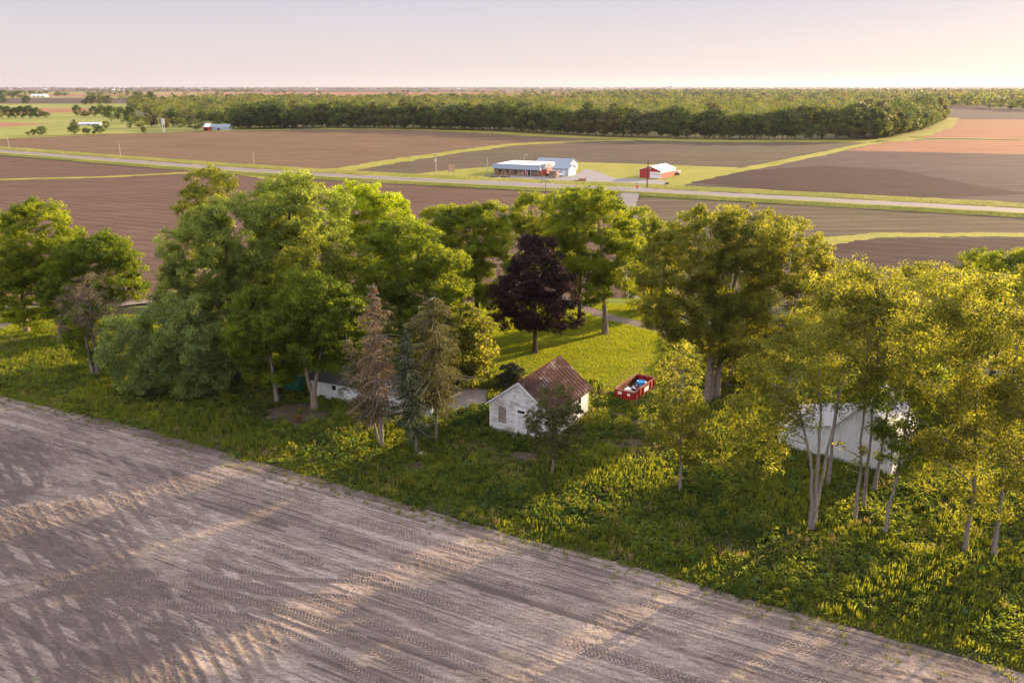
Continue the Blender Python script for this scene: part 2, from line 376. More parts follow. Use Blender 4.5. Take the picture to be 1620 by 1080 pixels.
# ------------------------------------------------------------------ highway on its bank
HW = catmull(px((-1500, 128+50), (0, 241), (400, 272), (800, 294), (1000, 303), (1620, 337), (2600, 392))[1:], 16)
d0 = HW[1]-HW[0]; d1 = HW[-1]-HW[-2]
HW = np.concatenate([[HW[0]-d0/np.linalg.norm(d0)*500], HW, [HW[-1]+d1/np.linalg.norm(d1)*300]])
def profile_strip(name, line, prof, mat, jit=.0, seed=1):
    "prof: list of (offset to the left of travel, height)"
    L = []; # resample every 4 m
    seg = np.linalg.norm(np.diff(line, axis=0), axis=1); s = np.r_[0, np.cumsum(seg)]; q = np.arange(0, s[-1], 4.0)
    L = np.c_[np.interp(q, s, line[:, 0]), np.interp(q, s, line[:, 1])]
    d = np.gradient(L, axis=0); d /= np.linalg.norm(d, axis=1)[:, None]; nrm = np.stack([-d[:, 1], d[:, 0]], 1)
    rg = np.random.default_rng(seed); n = len(L); m = len(prof); V = np.zeros((n, m, 3))
    for j, (o, z) in enumerate(prof):
        inner = 0 < j < m-1
        V[:, j, :2] = L+nrm*(o+rg.normal(size=n)*jit*(.5 if inner else 1.2))[:, None]; V[:, j, 2] = z+(rg.normal(size=n)*jit*.25 if inner else 0)
    idx = np.arange(n*m).reshape(n, m)
    F = np.stack([idx[:-1, :-1], idx[:-1, 1:], idx[1:, 1:], idx[1:, :-1]], -1).reshape(-1, 4)[:, ::-1]
    return tag(link(bpy.data.objects.new(name, np_mesh(name, V.reshape(-1, 3), F, [mat], smooth=False))), kind='structure')
profile_strip('highway', HW, [(4.3, .72), (-4.3, .72)], M['road'])
profile_strip('verge', HW, [(21, -.12), (18.5, .75), (16.5, .95), (13, -.15), (9.5, -.25), (6.2, .55), (4.0, .71)], M['verge'], .28, 2)
profile_strip('verge', HW, [(-4.0, .71), (-6.5, .85), (-8.4, .95), (-9.6, -.12)], M['verge'], .22, 3)
# grass waterways and field margins
def strip_px(L, w, name='grass_margin', z=-.03, mat='verge', seed=3):
    return ribbon(name, catmull(px(*L), 8), w, w, z, M[mat], .18, seed)
strip_px([(-500, 296), (-200, 291), (0, 284), (160, 280), (280, 274), (345, 271)], 3.0)
strip_px([(345, 271), (400, 277), (440, 286), (470, 300)], 3.5)
strip_px([(520, 271), (580, 262), (660, 249), (740, 238), (800, 230), (860, 226), (930, 223), (1000, 222)], 6.5, seed=4)
strip_px([(1055, 296), (1100, 283), (1200, 263), (1300, 243), (1350, 232), (1400, 223)], 4.0, seed=5)
strip_px([(1300, 384), (1340, 377), (1400, 372), (1500, 371), (1640, 372), (2000, 380)], 3.0, seed=6)
strip_px([(500, 203), (700, 206), (900, 216), (1050, 221), (1200, 223), (1390, 222), (1440, 214), (1490, 196), (1500, 186)], 13, seed=7)
strip_px([(1440, 217), (1540, 219), (1640, 221), (2000, 223)], 4, seed=8)
strip_px([(-60, 228), (0, 219), (120, 213), (240, 210), (380, 206)], 6, seed=9)
# farmyard lawn and lot by the shop
sheet('farm_lawn', px((540, 274), (640, 277), (720, 268), (800, 262), (900, 256), (1000, 259), (1170, 265), (1110, 281), (1050, 294), (1020, 302), (800, 291), (650, 282)), -.05, M['verge'])
sheet('gravel_lot', px((742, 281), (775, 277), (860, 279), (905, 276), (930, 270), (950, 276), (960, 281), (1010, 283), (1044, 285), (1060, 290), (1040, 296), (1010, 301), (960, 299), (905, 297), (820, 293), (770, 289)), -.03, M['gravel'])
sheet('gravel_lot', px((918, 272), (926, 267), (940, 270), (960, 277), (975, 283), (950, 284)), -.028, M['gravel'])
sheet('farm_lawn', px((858, 293), (900, 292), (960, 293), (990, 297), (960, 300), (880, 296)), -.015, M['verge'])
# side road and lane behind the grove
SR = catmull([at(985, 300), at(992, 318), at(1000, 345), at(1008, 390), at(1012, 440), at(1015, 480), at(1020, 505)], 10)
ribbon('side_road', SR, 2.6, 2.6, -.02, M['road'], .01, 1)
RR = catmull([at(1012, 301.5), at(1000, 306), at(996, 312), at(993, 319)], 8)
ribbon('side_road', RR, 3.0, 3.0, np.interp(np.linspace(0, 1, len(RR)), [0, .45, 1], [.74, .70, -.0]), M['road'], 0, 1)
LANE = catmull([at(1075, 530), at(1035, 518), at(1000, 510), at(950, 497), at(880, 470), at(760, 455), at(640, 452), at(400, 462), at(200, 480), at(0, 516), at(-250, 560)], 10)
ribbon('farm_lane', LANE, 1.35, 1.35, .012, M['lane'], .05, 2)
sheet('lawn', px((690, 480), (1030, 470), (1060, 560), (1040, 620), (960, 660), (935, 650), (840, 640), (740, 640), (660, 600)), .0, M['lawn'])
sheet('lawn', px((-100, 500), (140, 510), (160, 545), (60, 545), (-140, 560)), .0, M['lawn'])
ribbon('dirt_track', catmull([at(1030, 560), at(1005, 585), at(965, 610), at(935, 640)], 8), 1.3, 1.3, .012, M['dirt'], .15, 3)
ribbon('dirt_track', catmull([at(1035, 600), at(1000, 645), at(965, 650), at(930, 635)], 8), 1.2, 1.2, .014, M['dirt'], .2, 4)
for i, (x, y, r) in enumerate([(990, 702, 1.5), (1010, 668, 1.0), (830, 722, 1.5), (655, 738, 1.4), (470, 655, 3.6)]):
    c = at(x, y); a = np.linspace(0, 2*math.pi, 41)[:-1]; rr = .8*r*(1+.22*np.sin(a*2+i)+.16*np.random.default_rng(i).normal(size=40))
    sheet('bare_soil', [(c[0]+q*1.5*math.cos(t), c[1]+q*math.sin(t)) for q, t in zip(rr, a)], .03, M['litter'])

# foreground field with real wheel ruts
EDGE = np.array([at(*p) for p in [(-700, 470), (-300, 565), (0, 628), (200, 672), (380, 725), (560, 775), (760, 835), (1000, 898), (1200, 955), (1400, 1010), (1620, 1068), (2200, 1200)]])
def edge_dist(P):
    "signed distance to the field edge, positive on the field's side"
    best = np.full(len(P), 1e9); sg = np.ones(len(P))
    for a, b in zip(EDGE[:-1], EDGE[1:]):
        ab = b-a; t = np.clip(((P-a)@ab)/(ab@ab), 0, 1); q = a+t[:, None]*ab; d = np.linalg.norm(P-q, axis=1)
        s = np.sign((P[:, 0]-a[0])*ab[1]-(P[:, 1]-a[1])*ab[0]); m = d < best; best[m] = d[m]; sg[m] = s[m]
    return best*sg
def vnoise(P, scale, seed, octaves=3):
    "smooth value noise in numpy"
    out = np.zeros(len(P)); amp = 1; tot = 0
    for o in range(octaves):
        rg = np.random.default_rng(seed+o*17); T = rg.random((256, 256)); q = P*scale*2**o+1000
        i = np.floor(q).astype(int); f = q-i; f = f*f*(3-2*f); i0 = i % 256; i1 = (i+1) % 256
        a = T[i0[:, 0], i0[:, 1]]; b = T[i1[:, 0], i0[:, 1]]; c = T[i0[:, 0], i1[:, 1]]; d = T[i1[:, 0], i1[:, 1]]
        out += amp*((a*(1-f[:, 0])+b*f[:, 0])*(1-f[:, 1])+(c*(1-f[:, 0])+d*f[:, 0])*f[:, 1]); tot += amp; amp *= .5
    return out/tot
def build_field():
    st = .075
    ux = np.array([math.cos(ROWDIR), math.sin(ROWDIR)]); uy = np.array([-ux[1], ux[0]])
    # grid aligned with the rows
    U = np.arange(-96, 22, st); W = np.arange(17, 55, st)
    gu, gw = np.meshgrid(U, W, indexing='ij'); P = gu.ravel()[:, None]*ux+gw.ravel()[:, None]*uy
    ed = edge_dist(P)
    # keep what the photo sees plus a margin
    c, s = math.cos(PITCH), math.sin(PITCH); f = P[:, 1]*c+H*s; u = P[:, 1]*s-H*c
    X = P[:, 0]/f*FPX; Yp = 540-FPX*u/f
    keep = (ed > -1.2) & (np.abs(X) < 900) & (Yp < 1160)
    z = np.zeros(len(P)); damp = np.zeros(len(P)); green = np.zeros(len(P))
    n1 = vnoise(P, .12, 1); n2 = vnoise(P*np.array([1, 1.0]), 1.1, 2); n3 = vnoise(np.c_[gu.ravel()*.12, gw.ravel()], 1.4, 3)
    n4 = vnoise(np.c_[gu.ravel()*.03, gw.ravel()], .55, 13)
    damp += np.clip((n3-.55)*3.0, 0, .35)+np.clip((n1-.62)*3, 0, .3)+np.clip((n4-.56)*4, 0, .45)
    # planted rows
    row = np.abs(((gw.ravel()/.76) % 1)-.5)*2
    z += .012*(row > .8)*(n2 > .35); damp += .5*(row < .3)*(vnoise(P, .5, 50) > .42); damp += .3*(np.abs(((gw.ravel()/.38) % 1)-.5) < .12)*(n3 > .45)
    nb = vnoise(P, 1.8, 8)
    green += np.where((row > .86) & (nb > .66), .45, 0)*np.clip((vnoise(P, .1, 9)-.42)*6, 0, 1)
    z += (vnoise(P, 5.0, 4)-.5)*.05+(np.clip(vnoise(P, 3.1, 14, 2)-.66, 0, 1))*.25
    def track(line, width=.55, depth=.035, dark=.6, lug=.27, fade=None, chev=1.0, lc=.85):
        nonlocal z, damp
        L = np.array(line); lo = L.min(0)-1; hi = L.max(0)+1
        idx = np.where(keep & (P[:, 0] > lo[0]) & (P[:, 0] < hi[0]) & (P[:, 1] > lo[1]) & (P[:, 1] < hi[1]))[0]
        Q = P[idx]; bd = np.full(len(Q), 9.0); bs = np.zeros(len(Q)); bt = np.zeros(len(Q)); acc = 0
        for a, b in zip(L[:-1], L[1:]):
            ab = b-a; l = np.linalg.norm(ab); t = np.clip(((Q-a)@ab)/(l*l), 0, 1); q = a+t[:, None]*ab
            d = np.linalg.norm(Q-q, axis=1); sg = np.sign((Q-a)@np.array([-ab[1], ab[0]]))
            m = d < np.abs(bd); bd[m] = (d*sg)[m]; bs[m] = acc+t[m]*l; bt[m] = (acc+t[m]*l); acc += l
        prof = np.clip(1.25-np.abs(bd)/(width/2)*1.0, 0, 1); prof = np.clip(prof*3, 0, 1)
        vis = np.clip((vnoise(Q, .22, 30)-.28)*5, .45, 1)
        lg = ((bs+np.abs(bd)*chev)/lug % 1 < .5)
        z[idx] -= depth*prof*vis; z[idx] += .055*prof*lg*vis*lc
        rim = np.exp(-((np.abs(bd)-width*.62)/.12)**2); z[idx] += .03*rim*vis
        damp[idx] = np.maximum(damp[idx]*(1-.6*prof*lg), np.clip(1.25*dark*prof*vis*(1-lc*lg), 0, 1))
    rg = np.random.default_rng(12)
    # long passes parallel to the headland
    for off, dk in [(1.6, .5), (3.4, .75), (4.1, .7), (6.6, .8), (7.3, .55), (9.1, .4), (10.3, .85), (11.1, .8), (13.4, .5), (14.9, .65), (17.2, .5), (18.0, .6), (20.5, .4), (22.6, .55), (25, .4)]:
        c0 = at(540, 775)+np.array([-math.sin(R(27)), -math.cos(R(27))])*off*0.93
        pts = [c0+ux*t+uy*(.25*math.sin(t*.07+off)) for t in np.arange(-45, 50, 6)]
        track(catmull(pts, 2), .6 if dk > .6 else .45, .04, dk, lc=.8 if dk > .65 else .3)
    # passes running away from the camera at the left
    for i in range(15):
        x0 = -60+i*31+rg.uniform(-6, 6)
        L = [at(x0-150+rg.uniform(-9, 9), 655+i*4), at(x0-70, 800), at(x0+20, 930), at(x0+150, 1150)]
        track(catmull(L, 5), rg.uniform(.4, .6), .035, rg.uniform(.5, .85), lc=.5)
    # turning curves
    def off(line, o):
        L = catmull(line, 8); d = np.gradient(L, axis=0); d /= np.linalg.norm(d, axis=1)[:, None]; return L+np.stack([-d[:, 1], d[:, 0]], 1)*o
    for L in [[(-40, 905), (60, 925), (160, 928), (280, 940), (400, 965), (520, 1010), (640, 1085), (700, 1140)],
              [(-40, 950), (80, 930), (200, 922), (340, 930), (470, 960), (620, 1020), (760, 1085), (860, 1150)],
              [(0, 860), (90, 905), (180, 960), (230, 1010), (250, 1090)],
              [(-40, 800), (40, 815), (95, 790), (105, 750), (60, 715), (-40, 700)],
              [(-40, 770), (20, 780), (45, 765), (40, 745), (-40, 728)],
              [(130, 915), (230, 965), (330, 985)], [(90, 780), (190, 815), (260, 880), (420, 925), (560, 935), (700, 970)]]:
        for o in (-.95, .95, ): track(off([at(*p) for p in L], o), .55, .045, .9, .30, lc=.6)
    # the churned corner is damp, dark soil
    c = np.array([at(*p) for p in [(0, 680), (70, 700), (130, 790), (190, 860), (270, 930), (330, 1080), (420, 1300), (-300, 1300), (-300, 680)]])
    inside = np.zeros(len(P), bool); j = len(c)-1
    for i in range(len(c)):
        cond = ((c[i, 1] > P[:, 1]) != (c[j, 1] > P[:, 1])) & (P[:, 0] < (c[j, 0]-c[i, 0])*(P[:, 1]-c[i, 1])/(c[j, 1]-c[i, 1]+1e-9)+c[i, 0])
        inside ^= cond; j = i
    damp += inside*(.08+.22*np.clip((vnoise(P, .25, 21)-.33)*6, 0, 1))
    damp = np.clip(damp, 0, 1)
    green *= (damp < .4)
    ng = vnoise(P, .8, 40)
    damp += np.clip(1-ed/3.0, 0, 1)*.55*(vnoise(P, .9, 41)+.3); damp = np.clip(damp, 0, 1)
    z -= np.clip(-ed, 0, 1.2)*.25
    idx = np.arange(len(P)).reshape(gu.shape); kk = keep.reshape(gu.shape)
    ok = kk[:-1, :-1] & kk[1:, :-1] & kk[:-1, 1:] & kk[1:, 1:]
    F = np.stack([idx[:-1, :-1], idx[1:, :-1], idx[1:, 1:], idx[:-1, 1:]], -1)[ok]
    used = np.unique(F); mp = np.zeros(len(P), int); mp[used] = np.arange(len(used))
    V = np.c_[P, z+.05][used]
    me = np_mesh('ploughed_field', V, mp[F], [M['fieldsoil']], attrs={'damp': damp[used], 'green': np.clip(green, 0, 1)[used]}, smooth=True)
    tag(link(bpy.data.objects.new('ploughed_field', me)), kind='structure')
build_field()
sheet('field', [tuple(p) for p in EDGE]+[(60, -80), (-260, -80), (-260, 120)], -.012, M['dirt'])

# ------------------------------------------------------------------ foliage
def leaf_quads(C, size, rg, up=.35, nrm=None, asp=.62):
    "rhombic leaf sprays at the points C"
    n = len(C); d = rg.normal(size=(n, 3)); 
    if nrm is not None: d += nrm*1.1
    d[:, 2] += up; d /= np.linalg.norm(d, axis=1)[:, None]+1e-9
    t = rg.normal(size=(n, 3)); t -= (t*d).sum(1)[:, None]*d; t /= np.linalg.norm(t, axis=1)[:, None]+1e-9
    b = np.cross(d, t); s = (size*rg.uniform(.6, 1.35, n))[:, None]
    V = np.stack([C-t*s*.5, C+b*s*.5*asp-d*s*.10, C+t*s*.5, C-b*s*.5*asp-d*s*.10], 1).reshape(-1, 3)
    return V, np.arange(4*n).reshape(n, 4)
def tubes(segs, n=6):
    "segs: list of (P (k,3), r (k)) -> V, F"
    Vs = []; Fs = []; b = 0
    for P, r in segs:
        P = np.asarray(P, float); k = len(P); d = np.gradient(P, axis=0); d /= np.linalg.norm(d, axis=1)[:, None]+1e-9
        ref = np.where(np.abs(d[:, 2:3]) < .9, np.array([[0, 0, 1.0]]), np.array([[1.0, 0, 0]]))
        u = np.cross(d, ref); u /= np.linalg.norm(u, axis=1)[:, None]+1e-9; v = np.cross(d, u); a = np.arange(n)*2*math.pi/n
        R_ = P[:, None]+np.asarray(r)[:, None, None]*(np.cos(a)[None, :, None]*u[:, None]+np.sin(a)[None, :, None]*v[:, None])
        Vs.append(R_.reshape(-1, 3)); idx = np.arange(k*n).reshape(k, n)
        F = np.stack([idx[:-1], np.roll(idx, -1, 1)[:-1], np.roll(idx, -1, 1)[1:], idx[1:]], -1).reshape(-1, 4)
        Fs.append(F+b); b += k*n
    return np.concatenate(Vs), np.concatenate(Fs)
def bez(a, b, bend, n=6, rg=None):
    t = np.linspace(0, 1, n)[:, None]; m = (a+b)/2+bend
    P = (1-t)**2*a+2*t*(1-t)*m+t*t*b
    if rg is not None: P[1:-1] += rg.normal(size=(n-2, 3))*np.linalg.norm(b-a)*.02
    return P
def grow(lobes, tr, leaf=.22, dens=1.0, bough=1.15, seed=0, trunks=None, tr_r=.35, hollow=.35, droop=0, twigs=True, sub=11, aims=None):
    """crown made of leafy boughs filling ellipsoid lobes (cx,cy,cz,rx,ry,rz) in local metres; returns leaf and wood meshes.
    trunks: list of (x,y) feet"""
    rg = np.random.default_rng(seed); B = []; Bn = []; Br = []
    for (cx, cy, cz, rx, ry, rz) in lobes:
        nb = max(5, int(3.3*(rx*ry+ry*rz+rx*rz)/(bough*bough)*.62*(.6+.4*dens)))
        d = rg.normal(size=(nb, 3)); d /= np.linalg.norm(d, axis=1)[:, None]
        q = rg.uniform(hollow**3, 1, nb)**(1/3.)*.93
        q = np.where(rg.random(nb) < .6, np.maximum(q, .78), q)
        B.append(np.array([cx, cy, cz])+d*q[:, None]*np.array([rx, ry, rz])*(1+.07*rg.normal(size=(nb, 1)))); Bn.append(d)
        Br.append(bough*rg.uniform(.6, 1.3, nb)*min(1, min(rx, rz)/2.4))
    B = np.concatenate(B); Bn = np.concatenate(Bn); Br = np.concatenate(Br)
    g = B[:, 2] > .9; B, Bn, Br = B[g], Bn[g], Br[g]
    # thin boughs that fall deep inside another lobe
    keep = np.ones(len(B), bool)
    for (cx, cy, cz, rx, ry, rz) in lobes:
        e = (((B-np.array([cx, cy, cz]))/np.array([rx, ry, rz]))**2).sum(1); keep &= ~((e < .30) & (rg.random(len(B)) < .6))
    B, Bn, Br = B[keep], Bn[keep], Br[keep]
    # sub-clumps and leaves
    C = []; NN = []; T = []
    cen = np.array([l[:3] for l in lobes]).mean(0)
    nsub = sub
    for p, nr, r in zip(B, Bn, Br):
        tone = np.clip(rg.normal(.5, .2), 0, 1)
        k = nsub; sdir = rg.normal(size=(k, 3))+nr*.7+np.array([0, 0, .35]); sdir /= np.linalg.norm(sdir, axis=1)[:, None]
        sp = p+sdir*r*rg.uniform(.35, 1.0, k)[:, None]*np.array([1.15, 1.15, .72])
        if droop: sp[:, 2] -= droop*rg.random(k)*r
        m = max(3, int(dens*1.4*(r/1.1)**2*(.26/leaf)**1.6*15))
        ld = rg.normal(size=(k, m, 3)); ld /= np.linalg.norm(ld, axis=2)[..., None]
        rr = r*.36*rg.uniform(.5, 1.1, (k, m, 1))
        L = sp[:, None]+ld*rr*np.array([1.1, 1.1, .8])
        if droop: L[..., 2] -= droop*.5*rg.random((k, m))*r
        C.append(L.reshape(-1, 3)); NN.append((ld+sdir[:, None]*.8).reshape(-1, 3))
        T.append(np.clip(tone+rg.normal(size=k*m)*.16, 0, 1))
    C = np.concatenate(C); NN = np.concatenate(NN); T = np.concatenate(T)
    ok = C[:, 2] > .25; C, NN, T = C[ok], NN[ok], T[ok]
    V, F = leaf_quads(C, leaf, rg, .25, NN)
    # wood
    trunks = trunks or [(0, 0)]; segs = []; nodes = []; nr_ = []
    top = max(l[2]+l[5]*.45 for l in lobes); zb = min(l[2]-l[5] for l in lobes)
    for i, (tx, ty) in enumerate(trunks):
        a = np.array([tx, ty, -.3]); lb = lobes[min(range(len(lobes)), key=lambda j: abs(lobes[j][0]-tx)*.6+(-lobes[j][2])*.35 + (i*3.1*j % 1))]
        b = np.array([cen[0]*.6+lb[0]*.4 if len(trunks) == 1 else lb[0]*.6+tx*.4, cen[1]*.6+lb[1]*.4, top])
        if aims: lb = lobes[aims[i]]; b = np.array([lb[0], lb[1], lb[2]+lb[5]*.3])
        P = bez(a, b, np.array([(tx-b[0])*(.45 if aims else .25), 0, 0])+rg.normal(size=3)*.3*np.array([1, 1, 0]), 12); P[1:-1] += rg.normal(size=(10, 3))*.05
        rr = tr_r*(1-np.linspace(0, 1, 12)**1.1*.86); rr[0] *= 1.5; rr[1] *= 1.12; segs.append((P, rr))
        for p, r in zip(P[3:], rr[3:]): nodes.append(p); nr_.append(r)
    order = np.argsort(np.linalg.norm((B-cen)*np.array([1, 1, .6]), axis=1)+(B[:, 2] > cen[2])*0)
    for i in order:
        if len(segs) > 150: break
        b = B[i]; Nn = np.array(nodes); dv = b-Nn; dist = np.linalg.norm(dv, axis=1)
        cost = dist+np.where(dv[:, 2] < .15*dist, 3.0, 0)+np.where(np.array(nr_) < .03, 4, 0)
        j = int(np.argmin(cost)); r0 = min(nr_[j]*.62, .05+.024*dist[j]+.03)
        P = bez(Nn[j], b, np.array([0, 0, -.06*dist[j]])+rg.normal(size=3)*.07*dist[j], 6, rg); rr = np.linspace(r0, max(.018, r0*.3), 6)
        segs.append((P, rr))
        for p, r in zip(P[2:], rr[2:]): nodes.append(p); nr_.append(r)
        if twigs:
            for q in range(3):
                e_ = b+rg.normal(size=3)*Br[i]*.55; segs.append((bez(b, e_, np.zeros(3), 3), np.array([.025, .018, .01])))
    WV, WF = tubes(segs, 6)
    return (V, F, T), (WV, WF)

def place_tree(name, label, cat, loc, leafdata, wood, lm, bark, group=None, crown='crown'):
    root = empty(name, loc); tag(root, label, cat, group)
    V, F, T = leafdata
    me = np_mesh(crown, V, F, [M[lm]], attrs={'tone': np.repeat(T, 4)}); link(bpy.data.objects.new(crown, me), root)
    WV, WF = wood
    me = np_mesh('trunk', WV, WF, [M[bark]], smooth=True); link(bpy.data.objects.new('trunk', me), root)
    return root
seedc = [100]
def tree(label, base, lobes_px, lm='leaf_bright', bark='bark', name='deciduous_tree', cat='tree', thick=.85, trunks=None, group=None, loc=None, **kw):
    "base: photo pixel of the trunk foot; lobes: (px, py, rx px, ry px, optional depth shift in m)"
    seedc[0] += 1; g = at(*base); X0, Y0 = g; lobes = []
    for L in lobes_px:
        x, y, rx, ry = L[:4]; dy = L[4] if len(L) > 4 else 0
        Yc = Y0+dy; cx, cz = atY(x, y, Yc); s = 1.08*abs(atY(x+rx, y, Yc)[0]-cx); v = 1.06*abs(atY(x, y-ry, Yc)[1]-cz)
        lobes.append((cx-X0, dy, cz, s, s*thick, v))
    kw.setdefault('seed', seedc[0])
    tks = [tuple(at(*t)-g) for t in trunks] if trunks else None
    ld, wd = grow(lobes, None, trunks=tks, **kw)
    return place_tree(name, label, cat, (X0, Y0, 0), ld, wd, lm, bark, group)

GR = 'trees of the grove round the old farmyard'
T = tree
T('tall bright green maple at the left edge of the grove, lit on its right', (43, 525), [(68, 395, 58, 80), (40, 470, 48, 45), (100, 420, 40, 52), (20, 440, 35, 50)], group=GR, dens=1.2)
T('yellow-green tree cut off by the left edge of the photo, behind the bright maple', (-15, 515), [(-8, 400, 42, 62, 3)], 'leaf_yellow', group=GR)
T('rounded dark green maple right of the bright maple, above the twin-trunked half bare tree', (95, 543), [(150, 430, 62, 52), (192, 432, 32, 48), (118, 470, 48, 46), (160, 400, 35, 32)], 'leaf_dark', 'bark', group=GR, dens=1.15)
T('half bare tree of pinkish twigs with two thin pale trunks at the left', (147, 597), [(118, 490, 32, 40), (150, 480, 40, 42), (170, 510, 22, 40)], 'leaf_bud', 'bark_grey', trunks=[(147, 597), (154, 595)], group=GR, dens=.35, leaf=.17, tr_r=.2, bough=1.0)
T('small dark leafy tree tangled in the half bare twin-trunked tree', (151, 592), [(142, 525, 30, 42), (120, 545, 22, 25)], 'leaf_dark', 'bark_dark', group=GR, tr_r=.14, leaf=.2)
T('low silvery tree with drooping boughs at the left of the grove front', (235, 622), [(215, 560, 44, 62), (188, 530, 22, 34), (245, 540, 30, 60)], 'leaf_pale', group=GR, droop=.7, tr_r=.25)
T('silver-green drooping tree in front, its boughs reaching almost to the weeds', (308, 628), [(302, 545, 42, 72), (325, 580, 32, 50), (285, 500, 30, 40)], 'leaf_pale', group=GR, droop=.8, tr_r=.28)
T('broad silver maple, biggest crown of the left half of the grove', (375, 600), [(320, 415, 60, 88), (385, 385, 70, 72), (350, 500, 66, 64), (290, 470, 42, 56), (410, 450, 50, 60)], 'leaf_silver', 'bark_dark', group=GR, tr_r=.5, dens=1.15)
T('lone tall olive tree rising behind the silver maple, top against the road', (328, 455), [(335, 300, 34, 36), (310, 330, 26, 34), (330, 380, 35, 50)], 'leaf_olive', group=GR, dens=.8, leaf=.24)
T('silver maple with pale lit top at the highest point of the grove', (450, 585), [(450, 345, 55, 60), (505, 340, 46, 52), (478, 415, 72, 66), (425, 450, 50, 60), (470, 300, 30, 24)], 'leaf_silver', 'bark_dark', group=GR, tr_r=.45)
T('dark green maple top poking out behind the pale silver maple', (430, 480), [(440, 310, 32, 26), (470, 296, 30, 20), (450, 360, 50, 50)], 'leaf_bright', group=GR)
T('golden yellow tree in bright sun behind the left half of the grove', (600, 505), [(590, 345, 60, 46), (628, 372, 38, 40), (560, 330, 40, 40), (600, 400, 60, 50)], 'leaf_yellow', group=GR, dens=1.1)
T('olive brown tree in the middle of the left half of the grove', (510, 620), [(485, 440, 50, 74), (525, 480, 42, 60), (470, 520, 45, 40)], 'leaf_olive', 'bark_dark', group=GR, dens=.9)
T('dark green tree with a thin trunk at the grove front, left of the forked one', (439, 637), [(432, 560, 46, 48), (398, 535, 38, 44), (420, 500, 50, 44)], 'leaf_dark', 'bark_grey', group=GR, tr_r=.26, dens=1.1)
T('dark green tree on a thick forked trunk beside the white shed', (497, 645), [(512, 540, 46, 46), (470, 520, 40, 44), (540, 500, 40, 44), (500, 480, 50, 50)], 'leaf_dark', 'bark', trunks=[(496, 645), (499, 645)], aims=[1, 2], group=GR, tr_r=.32, dens=1.1)
T('maple with bare grey limbs showing in its crown behind the spruces', (640, 600), [(590, 430, 55, 55), (650, 425, 58, 55), (600, 500, 56, 56), (640, 380, 50, 30)], 'leaf_dark', 'bark_grey', group=GR, tr_r=.42, dens=.85)
T('maple with sunlit right side behind the olive spruce', (680, 600), [(700, 440, 40, 48), (675, 480, 45, 56), (725, 480, 22, 40)], 'leaf_bright', 'bark', group=GR, tr_r=.32)
T('bright yellow-green maple with low boughs between the spruces and the white house', (712, 612), [(735, 545, 38, 62), (700, 545, 42, 66), (757, 588, 22, 26)], 'leaf_gold', 'bark', group=GR, tr_r=.3, dens=1.35, leaf=.3)
T('broad maple behind the white house, left of the purple one', (758, 525), [(735, 385, 60, 62), (702, 365, 34, 44), (770, 430, 42, 52), (765, 360, 38, 40), (720, 440, 40, 46)], 'leaf_bright', 'bark_dark', group=GR, tr_r=.42, dens=1.15)
T('small-crowned maple showing behind the purple tree top', (845, 490), [(842, 340, 36, 34), (835, 390, 40, 45)], 'leaf_bright', group=GR)
T('dark purple-leaved maple standing on the lawn', (847, 558), [(848, 430, 42, 50), (815, 470, 32, 30), (880, 462, 34, 34), (812, 505, 36, 18), (890, 500, 34, 20), (850, 400, 28, 30), (848, 490, 50, 30), (785, 490, 14, 12)], 'leaf_purple', 'bark_dark', name='purple_maple', group=GR, tr_r=.35, dens=1.1, leaf=.22, bough=.95)
T('tall maple on the sunlit lawn right of the purple tree', (957, 527), [(945, 375, 58, 76), (985, 410, 36, 60), (930, 440, 46, 40), (905, 350, 34, 44)], 'leaf_bright', 'bark', group=GR, tr_r=.42, dens=1.1)
T('maple with a slim trunk behind the purple tree, left of the lawn maple', (917, 508), [(895, 345, 38, 44), (890, 400, 40, 50), (940, 320, 38, 26)], 'leaf_bright', 'bark_dark', group=GR, tr_r=.3)
T('narrow green tree squeezed between the lawn maple and the giant silver maples', (1030, 490), [(1012, 385, 32, 62), (1038, 420, 36, 64), (1020, 460, 30, 34)], 'leaf_bright', group=GR)
T('giant open-crowned maple right of the dumpster, leftmost of three trunks', (1120, 635), [(1075, 430, 62, 72), (1120, 385, 64, 58), (1050, 480, 38, 46), (1100, 500, 60, 52)], 'leaf_gold', 'bark', group=GR, tr_r=.42, dens=.95, trunks=[(1118, 635), (1123, 633)])
T('giant open-crowned maple, middle of three trunks right of the dumpster', (1132, 631), [(1190, 380, 66, 52), (1175, 440, 64, 66), (1150, 510, 60, 56)], 'leaf_gold', 'bark', group=GR, tr_r=.42, dens=.9)
T('giant open-crowned maple spreading right over the white garage', (1152, 612), [(1245, 410, 60, 62), (1290, 430, 32, 44), (1235, 480, 60, 56), (1180, 560, 56, 50)], 'leaf_gold', 'bark', group=GR, tr_r=.4, dens=.95)
T('young slender tree alone in the weeds right of the dumpster', (1076, 778), [(1074, 600, 28, 55), (1072, 660, 40, 52), (1088, 700, 32, 34), (1070, 560, 16, 28)], 'leaf_gold', 'bark_grey', group=GR, tr_r=.13, dens=.7, leaf=.2, bough=1.1, sub=15, hollow=0)
T('forked pale-trunked tree in front of the white garage', (1283, 835), [(1235, 590, 54, 60), (1290, 560, 56, 64), (1205, 660, 48, 56), (1335, 600, 36, 50), (1190, 720, 44, 30), (1240, 650, 40, 34)], 'leaf_gold', 'bark_grey', group=GR, tr_r=.19, dens=.48, leaf=.19, bough=1.15, trunks=[(1282, 835), (1284, 835), (1285, 834)], aims=[0, 1, 3])
T('straight thin tree right behind the forked one by the garage', (1309, 768), [(1310, 490, 50, 60), (1340, 540, 40, 50)], 'leaf_gold', 'bark_grey', group=GR, tr_r=.16, dens=.52, leaf=.2, bough=1.1, sub=15, hollow=0)
